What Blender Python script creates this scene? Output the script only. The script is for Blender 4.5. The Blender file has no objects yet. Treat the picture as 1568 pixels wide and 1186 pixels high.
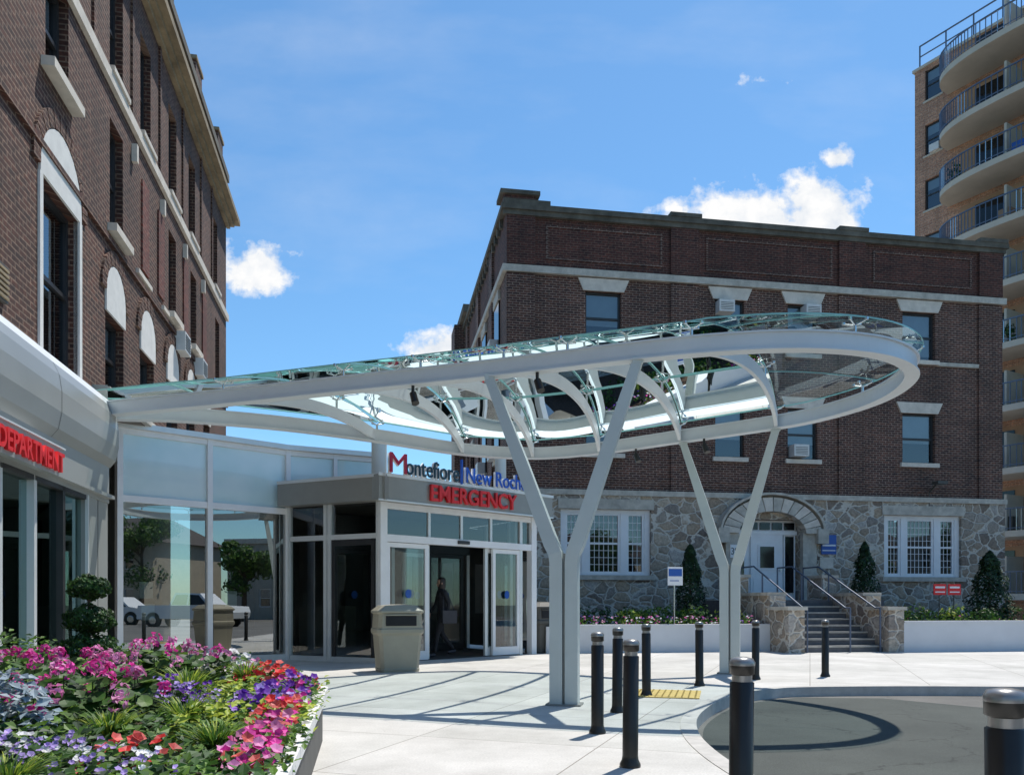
import bpy, math, random
from mathutils import Vector, Matrix
random.seed(11)
R=random.random
def U(a,b): return a+(b-a)*random.random()
scn=bpy.context.scene
scn.view_settings.view_transform='Standard'; scn.view_settings.look='None'; scn.view_settings.exposure=0
# ---------------------------------------------------------------- materials
def newmat(name):
    m=bpy.data.materials.new(name); m.use_nodes=True
    nt=m.node_tree; b=nt.nodes['Principled BSDF']; return m,nt,b
def N(nt,t,**k):
    n=nt.nodes.new(t)
    for a,v in k.items(): setattr(n,a,v)
    return n
def ramp(nt,fac,stops):
    r=N(nt,'ShaderNodeValToRGB'); nt.links.new(fac,r.inputs[0])
    e=r.color_ramp.elements
    while len(e)<len(stops): e.new(0.5)
    for i,(p,c) in enumerate(stops):
        e[i].position=p; e[i].color=(c[0],c[1],c[2],1)
    return r
def noise(nt,vec,scale,detail=4,rough=.55):
    n=N(nt,'ShaderNodeTexNoise'); n.inputs['Scale'].default_value=scale
    n.inputs['Detail'].default_value=detail; n.inputs['Roughness'].default_value=rough
    if vec is not None: nt.links.new(vec,n.inputs['Vector'])
    return n
def mix(nt,fac,a,b,bt='MIX'):
    m=N(nt,'ShaderNodeMix',data_type='RGBA',blend_type=bt)
    for inp,v in ((m.inputs[0],fac),(m.inputs[6],a),(m.inputs[7],b)):
        if hasattr(v,'type') and hasattr(v,'links'): nt.links.new(v,inp)
        elif isinstance(v,(int,float)): inp.default_value=v
        else: inp.default_value=(v[0],v[1],v[2],1)
    return m.outputs[2]
def bump(nt,b,h,strength=.3,dist=.02):
    bp=N(nt,'ShaderNodeBump'); bp.inputs['Strength'].default_value=strength; bp.inputs['Distance'].default_value=dist
    nt.links.new(h,bp.inputs['Height']); nt.links.new(bp.outputs[0],b.inputs['Normal'])
def plain(name,c,rough=.5,metal=0,var=.12,scale=3,bmp=0,spec=.5):
    m,nt,b=newmat(name)
    tc=N(nt,'ShaderNodeTexCoord'); n=noise(nt,tc.outputs['Object'],scale,4,.65)
    lo=[x*(1-var) for x in c]; hi=[min(1,x*(1+var)) for x in c]
    r=ramp(nt,n.outputs[0],[(.3,lo),(.7,hi)])
    nt.links.new(r.outputs[0],b.inputs['Base Color'])
    b.inputs['Roughness'].default_value=rough; b.inputs['Metallic'].default_value=metal
    b.inputs['Specular IOR Level'].default_value=spec
    if bmp: bump(nt,b,n.outputs[0],bmp,.01)
    return m
def leafmat(name,c,tr=.35):
    m,nt,b=newmat(name)
    tc=N(nt,'ShaderNodeTexCoord'); n=noise(nt,tc.outputs['Object'],9,2,.6)
    r=ramp(nt,n.outputs[0],[(.3,[x*.6 for x in c]),(.7,[min(1,x*1.35) for x in c])])
    nt.links.new(r.outputs[0],b.inputs['Base Color']); b.inputs['Roughness'].default_value=.55
    t=N(nt,'ShaderNodeBsdfTranslucent'); nt.links.new(r.outputs[0],t.inputs[0])
    mx=N(nt,'ShaderNodeMixShader'); mx.inputs[0].default_value=tr
    nt.links.new(b.outputs[0],mx.inputs[1]); nt.links.new(t.outputs[0],mx.inputs[2])
    nt.links.new(mx.outputs[0],nt.nodes['Material Output'].inputs[0]); return m
def brickmat(name,c1,c2,mortar,bw=.215,rh=.072,ms=.011,dirt=.35):
    m,nt,b=newmat(name)
    tc=N(nt,'ShaderNodeTexCoord'); sp=N(nt,'ShaderNodeSeparateXYZ'); nt.links.new(tc.outputs['Object'],sp.inputs[0])
    ad=N(nt,'ShaderNodeMath',operation='ADD'); nt.links.new(sp.outputs[0],ad.inputs[0]); nt.links.new(sp.outputs[1],ad.inputs[1])
    cb=N(nt,'ShaderNodeCombineXYZ'); nt.links.new(ad.outputs[0],cb.inputs[0]); nt.links.new(sp.outputs[2],cb.inputs[1])
    bt=N(nt,'ShaderNodeTexBrick'); nt.links.new(cb.outputs[0],bt.inputs['Vector'])
    bt.inputs['Scale'].default_value=1; bt.inputs['Brick Width'].default_value=bw; bt.inputs['Row Height'].default_value=rh
    bt.inputs['Mortar Size'].default_value=ms; bt.inputs['Mortar Smooth'].default_value=.2; bt.inputs['Bias'].default_value=0
    bt.inputs['Color1'].default_value=(*c1,1); bt.inputs['Color2'].default_value=(*c2,1); bt.inputs['Mortar'].default_value=(*mortar,1)
    n=noise(nt,tc.outputs['Object'],.55,5,.65)
    r=ramp(nt,n.outputs[0],[(.3,(1-dirt,)*3),(.68,(1.15,1.1,1.08))])
    col=mix(nt,1.0,bt.outputs[0],r.outputs[0],'MULTIPLY')
    n2=noise(nt,cb.outputs[0],13,2,.5)
    r2=ramp(nt,n2.outputs[0],[(.3,(.6,.6,.63)),(.7,(1.4,1.3,1.22))])
    col=mix(nt,1.0,col,r2.outputs[0],'MULTIPLY')
    # course-to-course variation and vertical rain streaks
    mp=N(nt,'ShaderNodeMapping'); mp.inputs['Scale'].default_value=(.35,3.4,1); nt.links.new(cb.outputs[0],mp.inputs[0])
    n3=noise(nt,mp.outputs[0],2.0,4,.7); r3=ramp(nt,n3.outputs[0],[(.35,(.82,.8,.8)),(.65,(1.14,1.12,1.1))])
    col=mix(nt,1.0,col,r3.outputs[0],'MULTIPLY')
    mp2=N(nt,'ShaderNodeMapping'); mp2.inputs['Scale'].default_value=(1.6,.16,1); nt.links.new(cb.outputs[0],mp2.inputs[0])
    n4=noise(nt,mp2.outputs[0],1.5,4,.6); r4=ramp(nt,n4.outputs[0],[(.38,(.74,.74,.74)),(.58,(1.03,1.03,1.03))])
    col=mix(nt,.7,col,mix(nt,1.0,col,r4.outputs[0],'MULTIPLY'))
    nt.links.new(col,b.inputs['Base Color']); b.inputs['Roughness'].default_value=.85
    iv=N(nt,'ShaderNodeMath',operation='SUBTRACT'); iv.inputs[0].default_value=1; nt.links.new(bt.outputs['Fac'],iv.inputs[1])
    bump(nt,b,iv.outputs[0],.6,.012); return m
def rubble(name,scale=2.6):
    m,nt,b=newmat(name)
    tc=N(nt,'ShaderNodeTexCoord'); mp=N(nt,'ShaderNodeMapping'); nt.links.new(tc.outputs['Object'],mp.inputs[0]); mp.inputs['Scale'].default_value=(1,1,1.35)
    nd=noise(nt,mp.outputs[0],3,3,.6)
    ds=N(nt,'ShaderNodeVectorMath',operation='MULTIPLY_ADD'); nt.links.new(nd.outputs['Color'],ds.inputs[0]); ds.inputs[1].default_value=(.22,.22,.22); nt.links.new(mp.outputs[0],ds.inputs[2])
    v=N(nt,'ShaderNodeTexVoronoi',feature='DISTANCE_TO_EDGE'); v.inputs['Scale'].default_value=scale; nt.links.new(ds.outputs[0],v.inputs['Vector'])
    v2=N(nt,'ShaderNodeTexVoronoi',feature='F1'); v2.inputs['Scale'].default_value=scale; nt.links.new(ds.outputs[0],v2.inputs['Vector'])
    sc=N(nt,'ShaderNodeSeparateColor'); nt.links.new(v2.outputs['Color'],sc.inputs[0])
    cr=ramp(nt,sc.outputs[0],[(0,(.18,.15,.13)),(.25,(.46,.37,.27)),(.45,(.24,.22,.2)),(.62,(.56,.48,.38)),(.8,(.3,.26,.21)),(1,(.48,.46,.43))])
    nn=noise(nt,tc.outputs['Object'],14,4,.7); rr=ramp(nt,nn.outputs[0],[(.3,(.6,.6,.6)),(.7,(1.25,1.22,1.2))])
    col=mix(nt,1.0,cr.outputs[0],rr.outputs[0],'MULTIPLY')
    er=ramp(nt,v.outputs[0],[(.03,(0,0,0)),(.065,(1,1,1))])
    col=mix(nt,er.outputs[0],(.6,.56,.49),col)
    nt.links.new(col,b.inputs['Base Color']); b.inputs['Roughness'].default_value=.9
    h=ramp(nt,v.outputs[0],[(.0,(0,0,0)),(.14,(1,1,1))]); hh=mix(nt,.35,h.outputs[0],nn.outputs[0])
    bump(nt,b,hh,.9,.05); return m
def glass(name,tint,gl,ior=1.5,add=0.0,gcol=(1,1,1)):
    m,nt,b=newmat(name); nt.nodes.remove(b)
    t=N(nt,'ShaderNodeBsdfTransparent'); t.inputs[0].default_value=(*tint,1)
    g=N(nt,'ShaderNodeBsdfGlossy'); g.inputs['Roughness'].default_value=gl; g.inputs[0].default_value=(*gcol,1)
    f=N(nt,'ShaderNodeFresnel'); f.inputs[0].default_value=ior
    a=N(nt,'ShaderNodeMath',operation='ADD',use_clamp=True); nt.links.new(f.outputs[0],a.inputs[0]); a.inputs[1].default_value=add
    mx=N(nt,'ShaderNodeMixShader'); nt.links.new(a.outputs[0],mx.inputs[0]); nt.links.new(t.outputs[0],mx.inputs[1]); nt.links.new(g.outputs[0],mx.inputs[2])
    nt.links.new(mx.outputs[0],nt.nodes['Material Output'].inputs[0]); return m
def concrete(name,c,w,h,rot,joint=.006):
    m,nt,b=newmat(name)
    tc=N(nt,'ShaderNodeTexCoord'); mp=N(nt,'ShaderNodeMapping'); mp.inputs['Rotation'].default_value=(0,0,rot); nt.links.new(tc.outputs['Object'],mp.inputs[0])
    bt=N(nt,'ShaderNodeTexBrick'); bt.offset=0; nt.links.new(mp.outputs[0],bt.inputs['Vector']); bt.inputs['Scale'].default_value=1
    bt.inputs['Brick Width'].default_value=w; bt.inputs['Row Height'].default_value=h; bt.inputs['Mortar Size'].default_value=joint; bt.inputs['Mortar Smooth'].default_value=.3
    bt.inputs['Color1'].default_value=(*c,1); bt.inputs['Color2'].default_value=(c[0]*.9,c[1]*.91,c[2]*.9,1); bt.inputs['Mortar'].default_value=(c[0]*.42,c[1]*.4,c[2]*.37,1)
    n=noise(nt,tc.outputs['Object'],.8,7,.7); r=ramp(nt,n.outputs[0],[(.3,(.74,.74,.73)),(.65,(1.06,1.06,1.06))])
    n2=noise(nt,tc.outputs['Object'],60,3,.6); r2=ramp(nt,n2.outputs[0],[(.3,(.86,.86,.86)),(.7,(1.07,1.07,1.07))])
    col=mix(nt,1.0,bt.outputs[0],r.outputs[0],'MULTIPLY'); col=mix(nt,1.0,col,r2.outputs[0],'MULTIPLY')
    v=N(nt,'ShaderNodeTexVoronoi'); v.inputs['Scale'].default_value=1.7; nt.links.new(tc.outputs['Object'],v.inputs['Vector'])
    sp=ramp(nt,v.outputs[0],[(.015,(.5,.48,.45)),(.03,(1,1,1))]); col=mix(nt,1.0,col,sp.outputs[0],'MULTIPLY')
    nt.links.new(col,b.inputs['Base Color']); b.inputs['Roughness'].default_value=.85; bump(nt,b,n2.outputs[0],.15,.004); return m

M={}
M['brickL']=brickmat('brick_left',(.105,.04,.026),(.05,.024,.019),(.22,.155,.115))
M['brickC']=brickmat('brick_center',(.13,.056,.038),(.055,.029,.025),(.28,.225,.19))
M['brickP']=brickmat('brick_parapet',(.125,.042,.03),(.06,.024,.02),(.15,.1,.08))
M['brickT']=brickmat('brick_tan',(.47,.28,.19),(.37,.21,.145),(.42,.33,.27),.4,.14,.015,.12)
M['brickRed']=brickmat('brick_red_panel',(.19,.055,.04),(.14,.04,.03),(.18,.11,.09))
M['rubble']=rubble('rubble_stone')
M['lime']=plain('limestone_trim',(.47,.44,.38),.85,0,.25,4,.2)
M['belt']=plain('belt_stone',(.64,.58,.5),.85,0,.15,4,.2)
M['coping']=plain('weathered_coping',(.11,.1,.08),.9,0,.45,2,.3)
M['cornice']=plain('tan_cornice',(.27,.21,.13),.85,0,.35,2,.3)
M['archw']=plain('white_arch_panel',(.72,.7,.66),.8,0,.08,5,.1)
M['white']=plain('white_paint',(.8,.81,.82),.45,0,.05,3)
M['steel']=plain('painted_steel',(.68,.72,.74),.35,0,.04,2,.0)
M['steelg']=plain('grey_green_column',(.58,.63,.61),.4,0,.05,2)
M['alu']=plain('aluminium_frame',(.7,.72,.72),.35,.25,.04,3)
M['panel']=plain('metal_panel',(.36,.37,.355),.35,.2,.05,1)
M['fascia']=plain('fascia_grey_metal',(.3,.3,.28),.4,.2,.06,2)
M['pface']=plain('planter_face_painted_shade',(.09,.09,.085),.7,0,.15,4)  # shadow strip along the planter side, painted in as a dark base colour
M['dark']=plain('dark_bronze',(.03,.03,.032),.4,0,.2,3)
M['black']=plain('black_metal',(.03,.028,.025),.32,.3,.15,6)
M['bolcap']=plain('bollard_cap',(.32,.31,.3),.3,.6,.1,6)
M['int']=plain('interior_dark',(.07,.062,.055),.7,0,.4,.7)
M['intw']=plain('interior_wall',(.17,.145,.12),.7,0,.3,.6)
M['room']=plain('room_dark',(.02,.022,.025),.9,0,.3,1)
M['blind']=plain('window_blind',(.5,.56,.62),.8,0,.06,3)
M['gwin']=glass('window_glass',(.6,.66,.68),.01,1.5,.1)
M['gstore']=glass('storefront_glass',(.5,.57,.55),.0,1.55,.3,(.97,1,.99))
M['gdoor']=glass('door_glass',(.72,.8,.78),.0,1.5,.08)
M['gcan']=glass('canopy_glass',(.8,.88,.88),.0,1.36,.0,(.92,1,1))
M['gteal']=glass('teal_glass',(.25,.42,.4),.01,1.5,.25,(.75,1,.95))
M['gedge']=plain('glass_edge',(.27,.55,.52),.15,0,.1,2)
m,nt,b=newmat('spandrel_glass'); tc=N(nt,'ShaderNodeTexCoord'); n1=noise(nt,tc.outputs['Object'],.9,3,.5); r1=ramp(nt,n1.outputs[0],[(.35,(.52,.7,.72)),(.65,(.7,.82,.85))]); nt.links.new(r1.outputs[0],b.inputs['Base Color']); b.inputs['Roughness'].default_value=.04; b.inputs['Specular IOR Level'].default_value=1.0; M['spandrel']=m
M['chrome']=plain('stainless',(.6,.62,.62),.2,.9,.05,5)
M['red']=plain('red_letter',(.72,.02,.025),.4,0,.03,3)
M['blue']=plain('blue_letter',(.015,.1,.5),.4,0,.03,3)
M['mred']=plain('crimson_letter',(.42,.012,.05),.4,0,.03,3)
M['teal']=plain('dark_teal_letter',(.01,.05,.08),.4,0,.03,3)
M['beige']=plain('beige_plastic',(.34,.32,.25),.5,0,.06,4,.05)
M['dgrey']=plain('dark_grey_plastic',(.07,.068,.06),.5,0,.1,4)
M['side']=concrete('sidewalk_concrete',(.62,.6,.57),1.6,1.6,.35)
M['kerbm']=plain('kerb_stone',(.5,.48,.45),.85,0,.15,6,.2)
M['retw']=plain('retaining_wall_paint',(.62,.64,.66),.7,0,.06,1.2,.1)
M['plant_w']=plain('planter_white',(.72,.71,.69),.6,0,.05,3,.05)
M['soil']=plain('soil_mulch',(.05,.03,.02),.95,0,.5,25,.6)
M['step']=plain('step_stone',(.13,.13,.135),.85,0,.2,6,.2)
M['rail']=plain('rail_blue_grey',(.1,.13,.19),.4,.2,.1,5)
M['yel']=plain('tactile_yellow',(.6,.43,.14),.8,0,.15,12,.3)
M['ac']=plain('ac_unit_white',(.65,.65,.63),.5,0,.08,8)
M['bark']=plain('bark',(.09,.065,.045),.95,0,.4,14,.6)
M['rubber']=plain('tyre_rubber',(.02,.02,.02),.85,0,.1,9)
M['carw']=plain('car_white_paint',(.8,.81,.82),.2,0,.02,2)
M['carg']=plain('car_window',(.01,.012,.014),.05,0,.1,2)
M['siding']=plain('house_siding',(.5,.44,.34),.8,0,.1,2)
M['siding2']=plain('house_stucco',(.4,.38,.33),.8,0,.1,2)
M['roof']=plain('roof_shingle',(.09,.08,.075),.9,0,.25,9,.4)
M['hull']=plain('balcony_slab',(.5,.45,.38),.8,0,.1,1)
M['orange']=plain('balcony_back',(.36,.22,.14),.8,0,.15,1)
M['skin']=plain('skin',(.4,.23,.16),.5,0,.05,10)
M['cloth']=plain('black_cloth',(.018,.018,.022),.85,0,.3,18,.2)
M['hair']=plain('dark_hair',(.02,.013,.01),.5,0,.3,30)
M['bag']=plain('bag_leather',(.03,.03,.04),.5,0,.2,20)
M['signblue']=plain('sign_blue',(.02,.1,.4),.4,0,.04,3)
M['g1']=leafmat('leaf_dark',(.025,.06,.018)); M['g2']=leafmat('leaf_mid',(.055,.135,.025)); M['g3']=leafmat('leaf_light',(.14,.26,.035)); M['lime_l']=leafmat('leaf_lime',(.46,.54,.07))
M['cone1']=leafmat('conifer_dark',(.018,.045,.016),.15); M['cone2']=leafmat('conifer_mid',(.035,.08,.022),.2)
M['mag']=leafmat('petal_magenta',(.85,.05,.38),.3); M['pink']=leafmat('petal_pink',(.9,.28,.55),.3); M['redp']=leafmat('petal_red',(.85,.03,.03),.3)
M['pur']=leafmat('petal_purple',(.17,.03,.42),.3); M['vio']=leafmat('petal_violet',(.48,.34,.8),.3); M['wht']=leafmat('petal_white',(.88,.84,.86),.3); M['coral']=leafmat('petal_coral',(.88,.14,.12),.3)
M['dusty']=leafmat('leaf_dusty',(.26,.33,.38),.15); M['yelc']=plain('flower_eye',(.8,.6,.05),.6)
def asph(name,lo,hi):
    m,nt,b=newmat(name); tc=N(nt,'ShaderNodeTexCoord'); n1=noise(nt,tc.outputs['Object'],120,3,.7); n2=noise(nt,tc.outputs['Object'],.5,6,.65)
    r1=ramp(nt,n1.outputs[0],[(.3,lo),(.7,hi)]); r2=ramp(nt,n2.outputs[0],[(.35,(.72,.73,.72)),(.65,(1.15,1.15,1.12))])
    v=N(nt,'ShaderNodeTexVoronoi',feature='DISTANCE_TO_EDGE'); v.inputs['Scale'].default_value=.35; nd=noise(nt,tc.outputs['Object'],1.2,4,.7)
    vm=N(nt,'ShaderNodeVectorMath',operation='MULTIPLY_ADD'); nt.links.new(nd.outputs['Color'],vm.inputs[0]); vm.inputs[1].default_value=(1.2,1.2,0); nt.links.new(tc.outputs['Object'],vm.inputs[2]); nt.links.new(vm.outputs[0],v.inputs['Vector'])
    cr=ramp(nt,v.outputs[0],[(.0015,(.5,.5,.5)),(.004,(1,1,1))])
    c=mix(nt,1.0,r1.outputs[0],r2.outputs[0],'MULTIPLY'); c=mix(nt,1.0,c,cr.outputs[0],'MULTIPLY')
    nt.links.new(c,b.inputs['Base Color']); b.inputs['Roughness'].default_value=.9; bump(nt,b,n1.outputs[0],.4,.006); return m
M['asph']=asph('asphalt_road',(.1,.097,.092),(.23,.22,.21)); M['asph2']=asph('asphalt_new_patch',(.04,.047,.044),(.09,.1,.094))
m,nt,b=newmat('earth_ground'); tc=N(nt,'ShaderNodeTexCoord'); n1=noise(nt,tc.outputs['Object'],.3,8,.7); r1=ramp(nt,n1.outputs[0],[(.35,(.06,.08,.03)),(.65,(.13,.12,.1))]); nt.links.new(r1.outputs[0],b.inputs['Base Color']); b.inputs['Roughness'].default_value=.95; M['earth']=m

# ---------------------------------------------------------------- mesh builder
class MB:
    def __init__(s,Mx=None): s.v=[];s.f=[];s.m=[];s.sm=[];s.mats=[];s.M=Mx
    def mi(s,k):
        if k not in s.mats: s.mats.append(k)
        return s.mats.index(k)
    def add(s,pts,faces,k,smooth=False):
        o=len(s.v)
        for p in pts:
            p=Vector(p)
            if s.M is not None: p=s.M@p
            s.v.append(p[:])
        i=s.mi(k)
        for f in faces: s.f.append([o+a for a in f]); s.m.append(i); s.sm.append(smooth)
    def quad(s,a,b,c,d,k): s.add([a,b,c,d],[(0,1,2,3)],k)
    def box(s,x0,x1,y0,y1,z0,z1,k):
        s.add([(x0,y0,z0),(x1,y0,z0),(x1,y1,z0),(x0,y1,z0),(x0,y0,z1),(x1,y0,z1),(x1,y1,z1),(x0,y1,z1)],
              [(0,3,2,1),(4,5,6,7),(0,1,5,4),(1,2,6,5),(2,3,7,6),(3,0,4,7)],k)
    def cyl(s,p0,p1,r0,r1=None,n=12,k='white',caps=True,smooth=True):
        if r1 is None: r1=r0
        p0=Vector(p0);p1=Vector(p1);d=(p1-p0).normalized()
        a=d.orthogonal().normalized(); b=d.cross(a)
        pts=[]
        for p,r in((p0,r0),(p1,r1)):
            for i in range(n):
                t=2*math.pi*i/n; pts.append(p+a*(r*math.cos(t))+b*(r*math.sin(t)))
        s.add(pts,[(i,(i+1)%n,n+(i+1)%n,n+i) for i in range(n)],k,smooth)
        if caps:
            s.add(pts[:n],[tuple(range(n))[::-1]],k); s.add(pts[n:],[tuple(range(n))],k)
    def lathe(s,c,prof,k,n=20):
        c=Vector(c); pts=[]
        for r,z in prof:
            for i in range(n):
                t=2*math.pi*i/n; pts.append(c+Vector((r*math.cos(t),r*math.sin(t),z)))
        fs=[]
        for j in range(len(prof)-1):
            for i in range(n): fs.append((j*n+i,j*n+(i+1)%n,(j+1)*n+(i+1)%n,(j+1)*n+i))
        s.add(pts,fs,k,True)
    def prism(s,poly,z0,z1,k,kside=None):
        n=len(poly); pts=[(p[0],p[1],z0) for p in poly]+[(p[0],p[1],z1) for p in poly]
        s.add(pts,[tuple(range(n))[::-1],tuple(range(n,2*n))],k)
        s.add(pts,[(i,(i+1)%n,n+(i+1)%n,n+i) for i in range(n)],kside or k)
    def sweep(s,path,w,h,k,closed=False,up=Vector((0,0,1)),smooth=False,wl=None):
        n=len(path); P=[Vector(p) for p in path]; pts=[]
        for i in range(n):
            a=P[(i-1)%n] if (closed or i>0) else P[i]; b=P[(i+1)%n] if (closed or i<n-1) else P[i]
            t=(b-a).normalized(); sd=t.cross(up).normalized(); u=sd.cross(t).normalized()
            ww=w if wl is None else wl[i]
            pts+= [P[i]+sd*ww/2-u*h/2,P[i]+sd*ww/2+u*h/2,P[i]-sd*ww/2+u*h/2,P[i]-sd*ww/2-u*h/2]
        for q in range(4):
            pp=[]
            for i in range(n): pp+=[pts[i*4+q],pts[i*4+(q+1)%4]]
            m=n if closed else n-1
            s.add(pp,[(2*i,2*i+1,2*((i+1)%n)+1,2*((i+1)%n)) for i in range(m)],k,smooth)
        if not closed:
            s.add(pts[:4],[(0,1,2,3)],k); s.add(pts[-4:],[(3,2,1,0)],k)
    def wall(s,x0,x1,z0,z1,holes,k,y=0,depth=.2,krev=None):
        xs=sorted(set([x0,x1]+[h[0] for h in holes]+[h[1] for h in holes])); zs=sorted(set([z0,z1]+[h[2] for h in holes]+[h[3] for h in holes]))
        for i in range(len(xs)-1):
            for j in range(len(zs)-1):
                cx=(xs[i]+xs[i+1])/2; cz=(zs[j]+zs[j+1])/2
                if any(h[0]<cx<h[1] and h[2]<cz<h[3] for h in holes): continue
                s.quad((xs[i],y,zs[j]),(xs[i+1],y,zs[j]),(xs[i+1],y,zs[j+1]),(xs[i],y,zs[j+1]),k)
        kr=krev or k
        for a,b,c,d in holes:
            s.quad((a,y,c),(a,y+depth,c),(a,y+depth,d),(a,y,d),kr); s.quad((b,y,c),(b,y,d),(b,y+depth,d),(b,y+depth,c),kr)
            s.quad((a,y,d),(a,y+depth,d),(b,y+depth,d),(b,y,d),kr); s.quad((a,y,c),(b,y,c),(b,y+depth,c),(a,y+depth,c),kr)
    def obj(s,name,parent=None,bevel=0):
        me=bpy.data.meshes.new(name); me.from_pydata(s.v,[],s.f)
        for k in s.mats: me.materials.append(M[k])
        me.polygons.foreach_set('material_index',s.m); me.polygons.foreach_set('use_smooth',s.sm); me.update()
        o=bpy.data.objects.new(name,me); scn.collection.objects.link(o)
        if parent: o.parent=parent
        if bevel:
            bv=o.modifiers.new('bev','BEVEL'); bv.width=bevel; bv.segments=2; bv.limit_method='ANGLE'
        return o
def empty(name,loc=(0,0,0),rot=0):
    o=bpy.data.objects.new(name,None); o.location=loc; o.rotation_euler=(0,0,rot); scn.collection.objects.link(o); return o
def text(name,body,size,k,parent,loc,rz=0,width=None,ext=.02,bold=0.0,align='LEFT'):
    c=bpy.data.curves.new(name,'FONT'); c.body=body; c.size=size; c.extrude=ext; c.offset=bold; c.align_x=align
    c.materials.append(M[k]); o=bpy.data.objects.new(name,c); scn.collection.objects.link(o)
    if parent: o.parent=parent
    o.location=loc; o.rotation_euler=(math.pi/2,0,rz)
    if width:
        bpy.context.view_layer.update(); o.scale.x=width/max(o.dimensions.x,.01)
    return o
def window(mb,x0,x1,z0,z1,y,fk='dark',blind=.5,fw=.06,gk='gwin',sash=True,room=True):
    mb.box(x0,x0+fw,y,y+.08,z0,z1,fk); mb.box(x1-fw,x1,y,y+.08,z0,z1,fk)
    mb.box(x0+fw,x1-fw,y,y+.08,z0,z0+fw,fk); mb.box(x0+fw,x1-fw,y,y+.08,z1-fw,z1,fk)
    zm=(z0+z1)/2
    if sash: mb.box(x0+fw,x1-fw,y+.01,y+.07,zm-.03,zm+.03,fk)
    mb.quad((x0+fw,y+.05,z0+fw),(x1-fw,y+.05,z0+fw),(x1-fw,y+.05,z1-fw),(x0+fw,y+.05,z1-fw),gk)
    if blind>0: mb.quad((x0+fw,y+.1,z1-fw-(z1-z0)*blind),(x1-fw,y+.1,z1-fw-(z1-z0)*blind),(x1-fw,y+.1,z1-fw),(x0+fw,y+.1,z1-fw),'blind')
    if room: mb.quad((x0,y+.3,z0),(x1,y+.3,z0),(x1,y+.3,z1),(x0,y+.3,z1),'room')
def leafquad(mb,p,size,k,nrm=None):
    d=Vector((U(-1,1),U(-1,1),U(-.6,1))).normalized() if nrm is None else (nrm+Vector((U(-.7,.7),U(-.7,.7),U(-.5,.7)))).normalized()
    a=d.orthogonal().normalized(); a=Matrix.Rotation(U(0,6.28),3,d)@a; b=d.cross(a)
    p=Vector(p); s=size*U(.7,1.3)
    mb.add([p-a*s*.5,p-b*s*.32+d*s*.12,p+a*s*.5,p+b*s*.32+d*s*.12],[(0,1,2),(0,2,3)],k)
def blob(mb,c,r,n,size,ks,hollow=.55):
    c=Vector(c)
    for i in range(n):
        d=Vector((random.gauss(0,1),random.gauss(0,1),random.gauss(0,1))).normalized()
        rr=hollow+(1-hollow)*R()**.6
        rr*=1+.13*math.sin(d.x*7+c.x*5)+.12*math.sin(d.y*6+d.z*8+c.y*3)
        p=c+Vector((d.x*r[0]*rr,d.y*r[1]*rr,d.z*r[2]*rr))
        k=ks[min(len(ks)-1,int(R()*len(ks)))]
        leafquad(mb,p,size,k,d)
# ---------------------------------------------------------------- camera
cam=bpy.data.objects.new('camera',bpy.data.cameras.new('camera')); scn.collection.objects.link(cam); scn.camera=cam
cam.location=(0,0,1.15); cam.rotation_euler=(math.radians(90),0,0); cam.data.lens=28.7; cam.data.sensor_width=36
cam.data.shift_y=.211; cam.data.clip_end=3000; cam.data.clip_start=.05
# ---------------------------------------------------------------- sun + sky
sd=Vector((.25,.40,1)).normalized()
L=bpy.data.lights.new('sun','SUN'); L.energy=5.0; L.angle=math.radians(.53); L.color=(1,.95,.87)
so=bpy.data.objects.new('sun',L); scn.collection.objects.link(so); so.rotation_euler=sd.to_track_quat('Z','Y').to_euler(); so.location=(10,16,40)
w=bpy.data.worlds.new('World'); scn.world=w; w.use_nodes=True; nt=w.node_tree
for n in list(nt.nodes): nt.nodes.remove(n)
out=N(nt,'ShaderNodeOutputWorld'); sky=N(nt,'ShaderNodeTexSky',sky_type='NISHITA'); sky.sun_disc=False
sky.sun_elevation=math.asin(sd.z); sky.sun_rotation=math.atan2(sd.x,sd.y); sky.air_density=1.0; sky.dust_density=.2; sky.ozone_density=2.0
skc=mix(nt,1.0,sky.outputs[0],(.76,1.1,1.24),'MULTIPLY')
bg=N(nt,'ShaderNodeBackground'); bg.inputs[1].default_value=.135; nt.links.new(skc,bg.inputs[0])
tc=N(nt,'ShaderNodeTexCoord'); sp=N(nt,'ShaderNodeSeparateXYZ'); nt.links.new(tc.outputs['Generated'],sp.inputs[0])
def mth(op,a,b=None,c=None,clamp=False):
    n=N(nt,'ShaderNodeMath',operation=op,use_clamp=clamp)
    for i,v in enumerate((a,b,c)):
        if v is None: continue
        if isinstance(v,(int,float)): n.inputs[i].default_value=v
        else: nt.links.new(v,n.inputs[i])
    return n.outputs[0]
yy=mth('MAXIMUM',sp.outputs[1],.02); u=mth('DIVIDE',sp.outputs[0],yy); v=mth('DIVIDE',sp.outputs[2],yy)
cv=N(nt,'ShaderNodeCombineXYZ'); nt.links.new(u,cv.inputs[0]); nt.links.new(v,cv.inputs[1])
nz=noise(nt,cv.outputs[0],26,7,.6); nzb=noise(nt,cv.outputs[0],9,4,.5)
nn=mth('ADD',mth('MULTIPLY',mth('SUBTRACT',nz.outputs[0],.5),2.2),mth('MULTIPLY',mth('SUBTRACT',nzb.outputs[0],.5),1.6))
res=None
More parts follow.
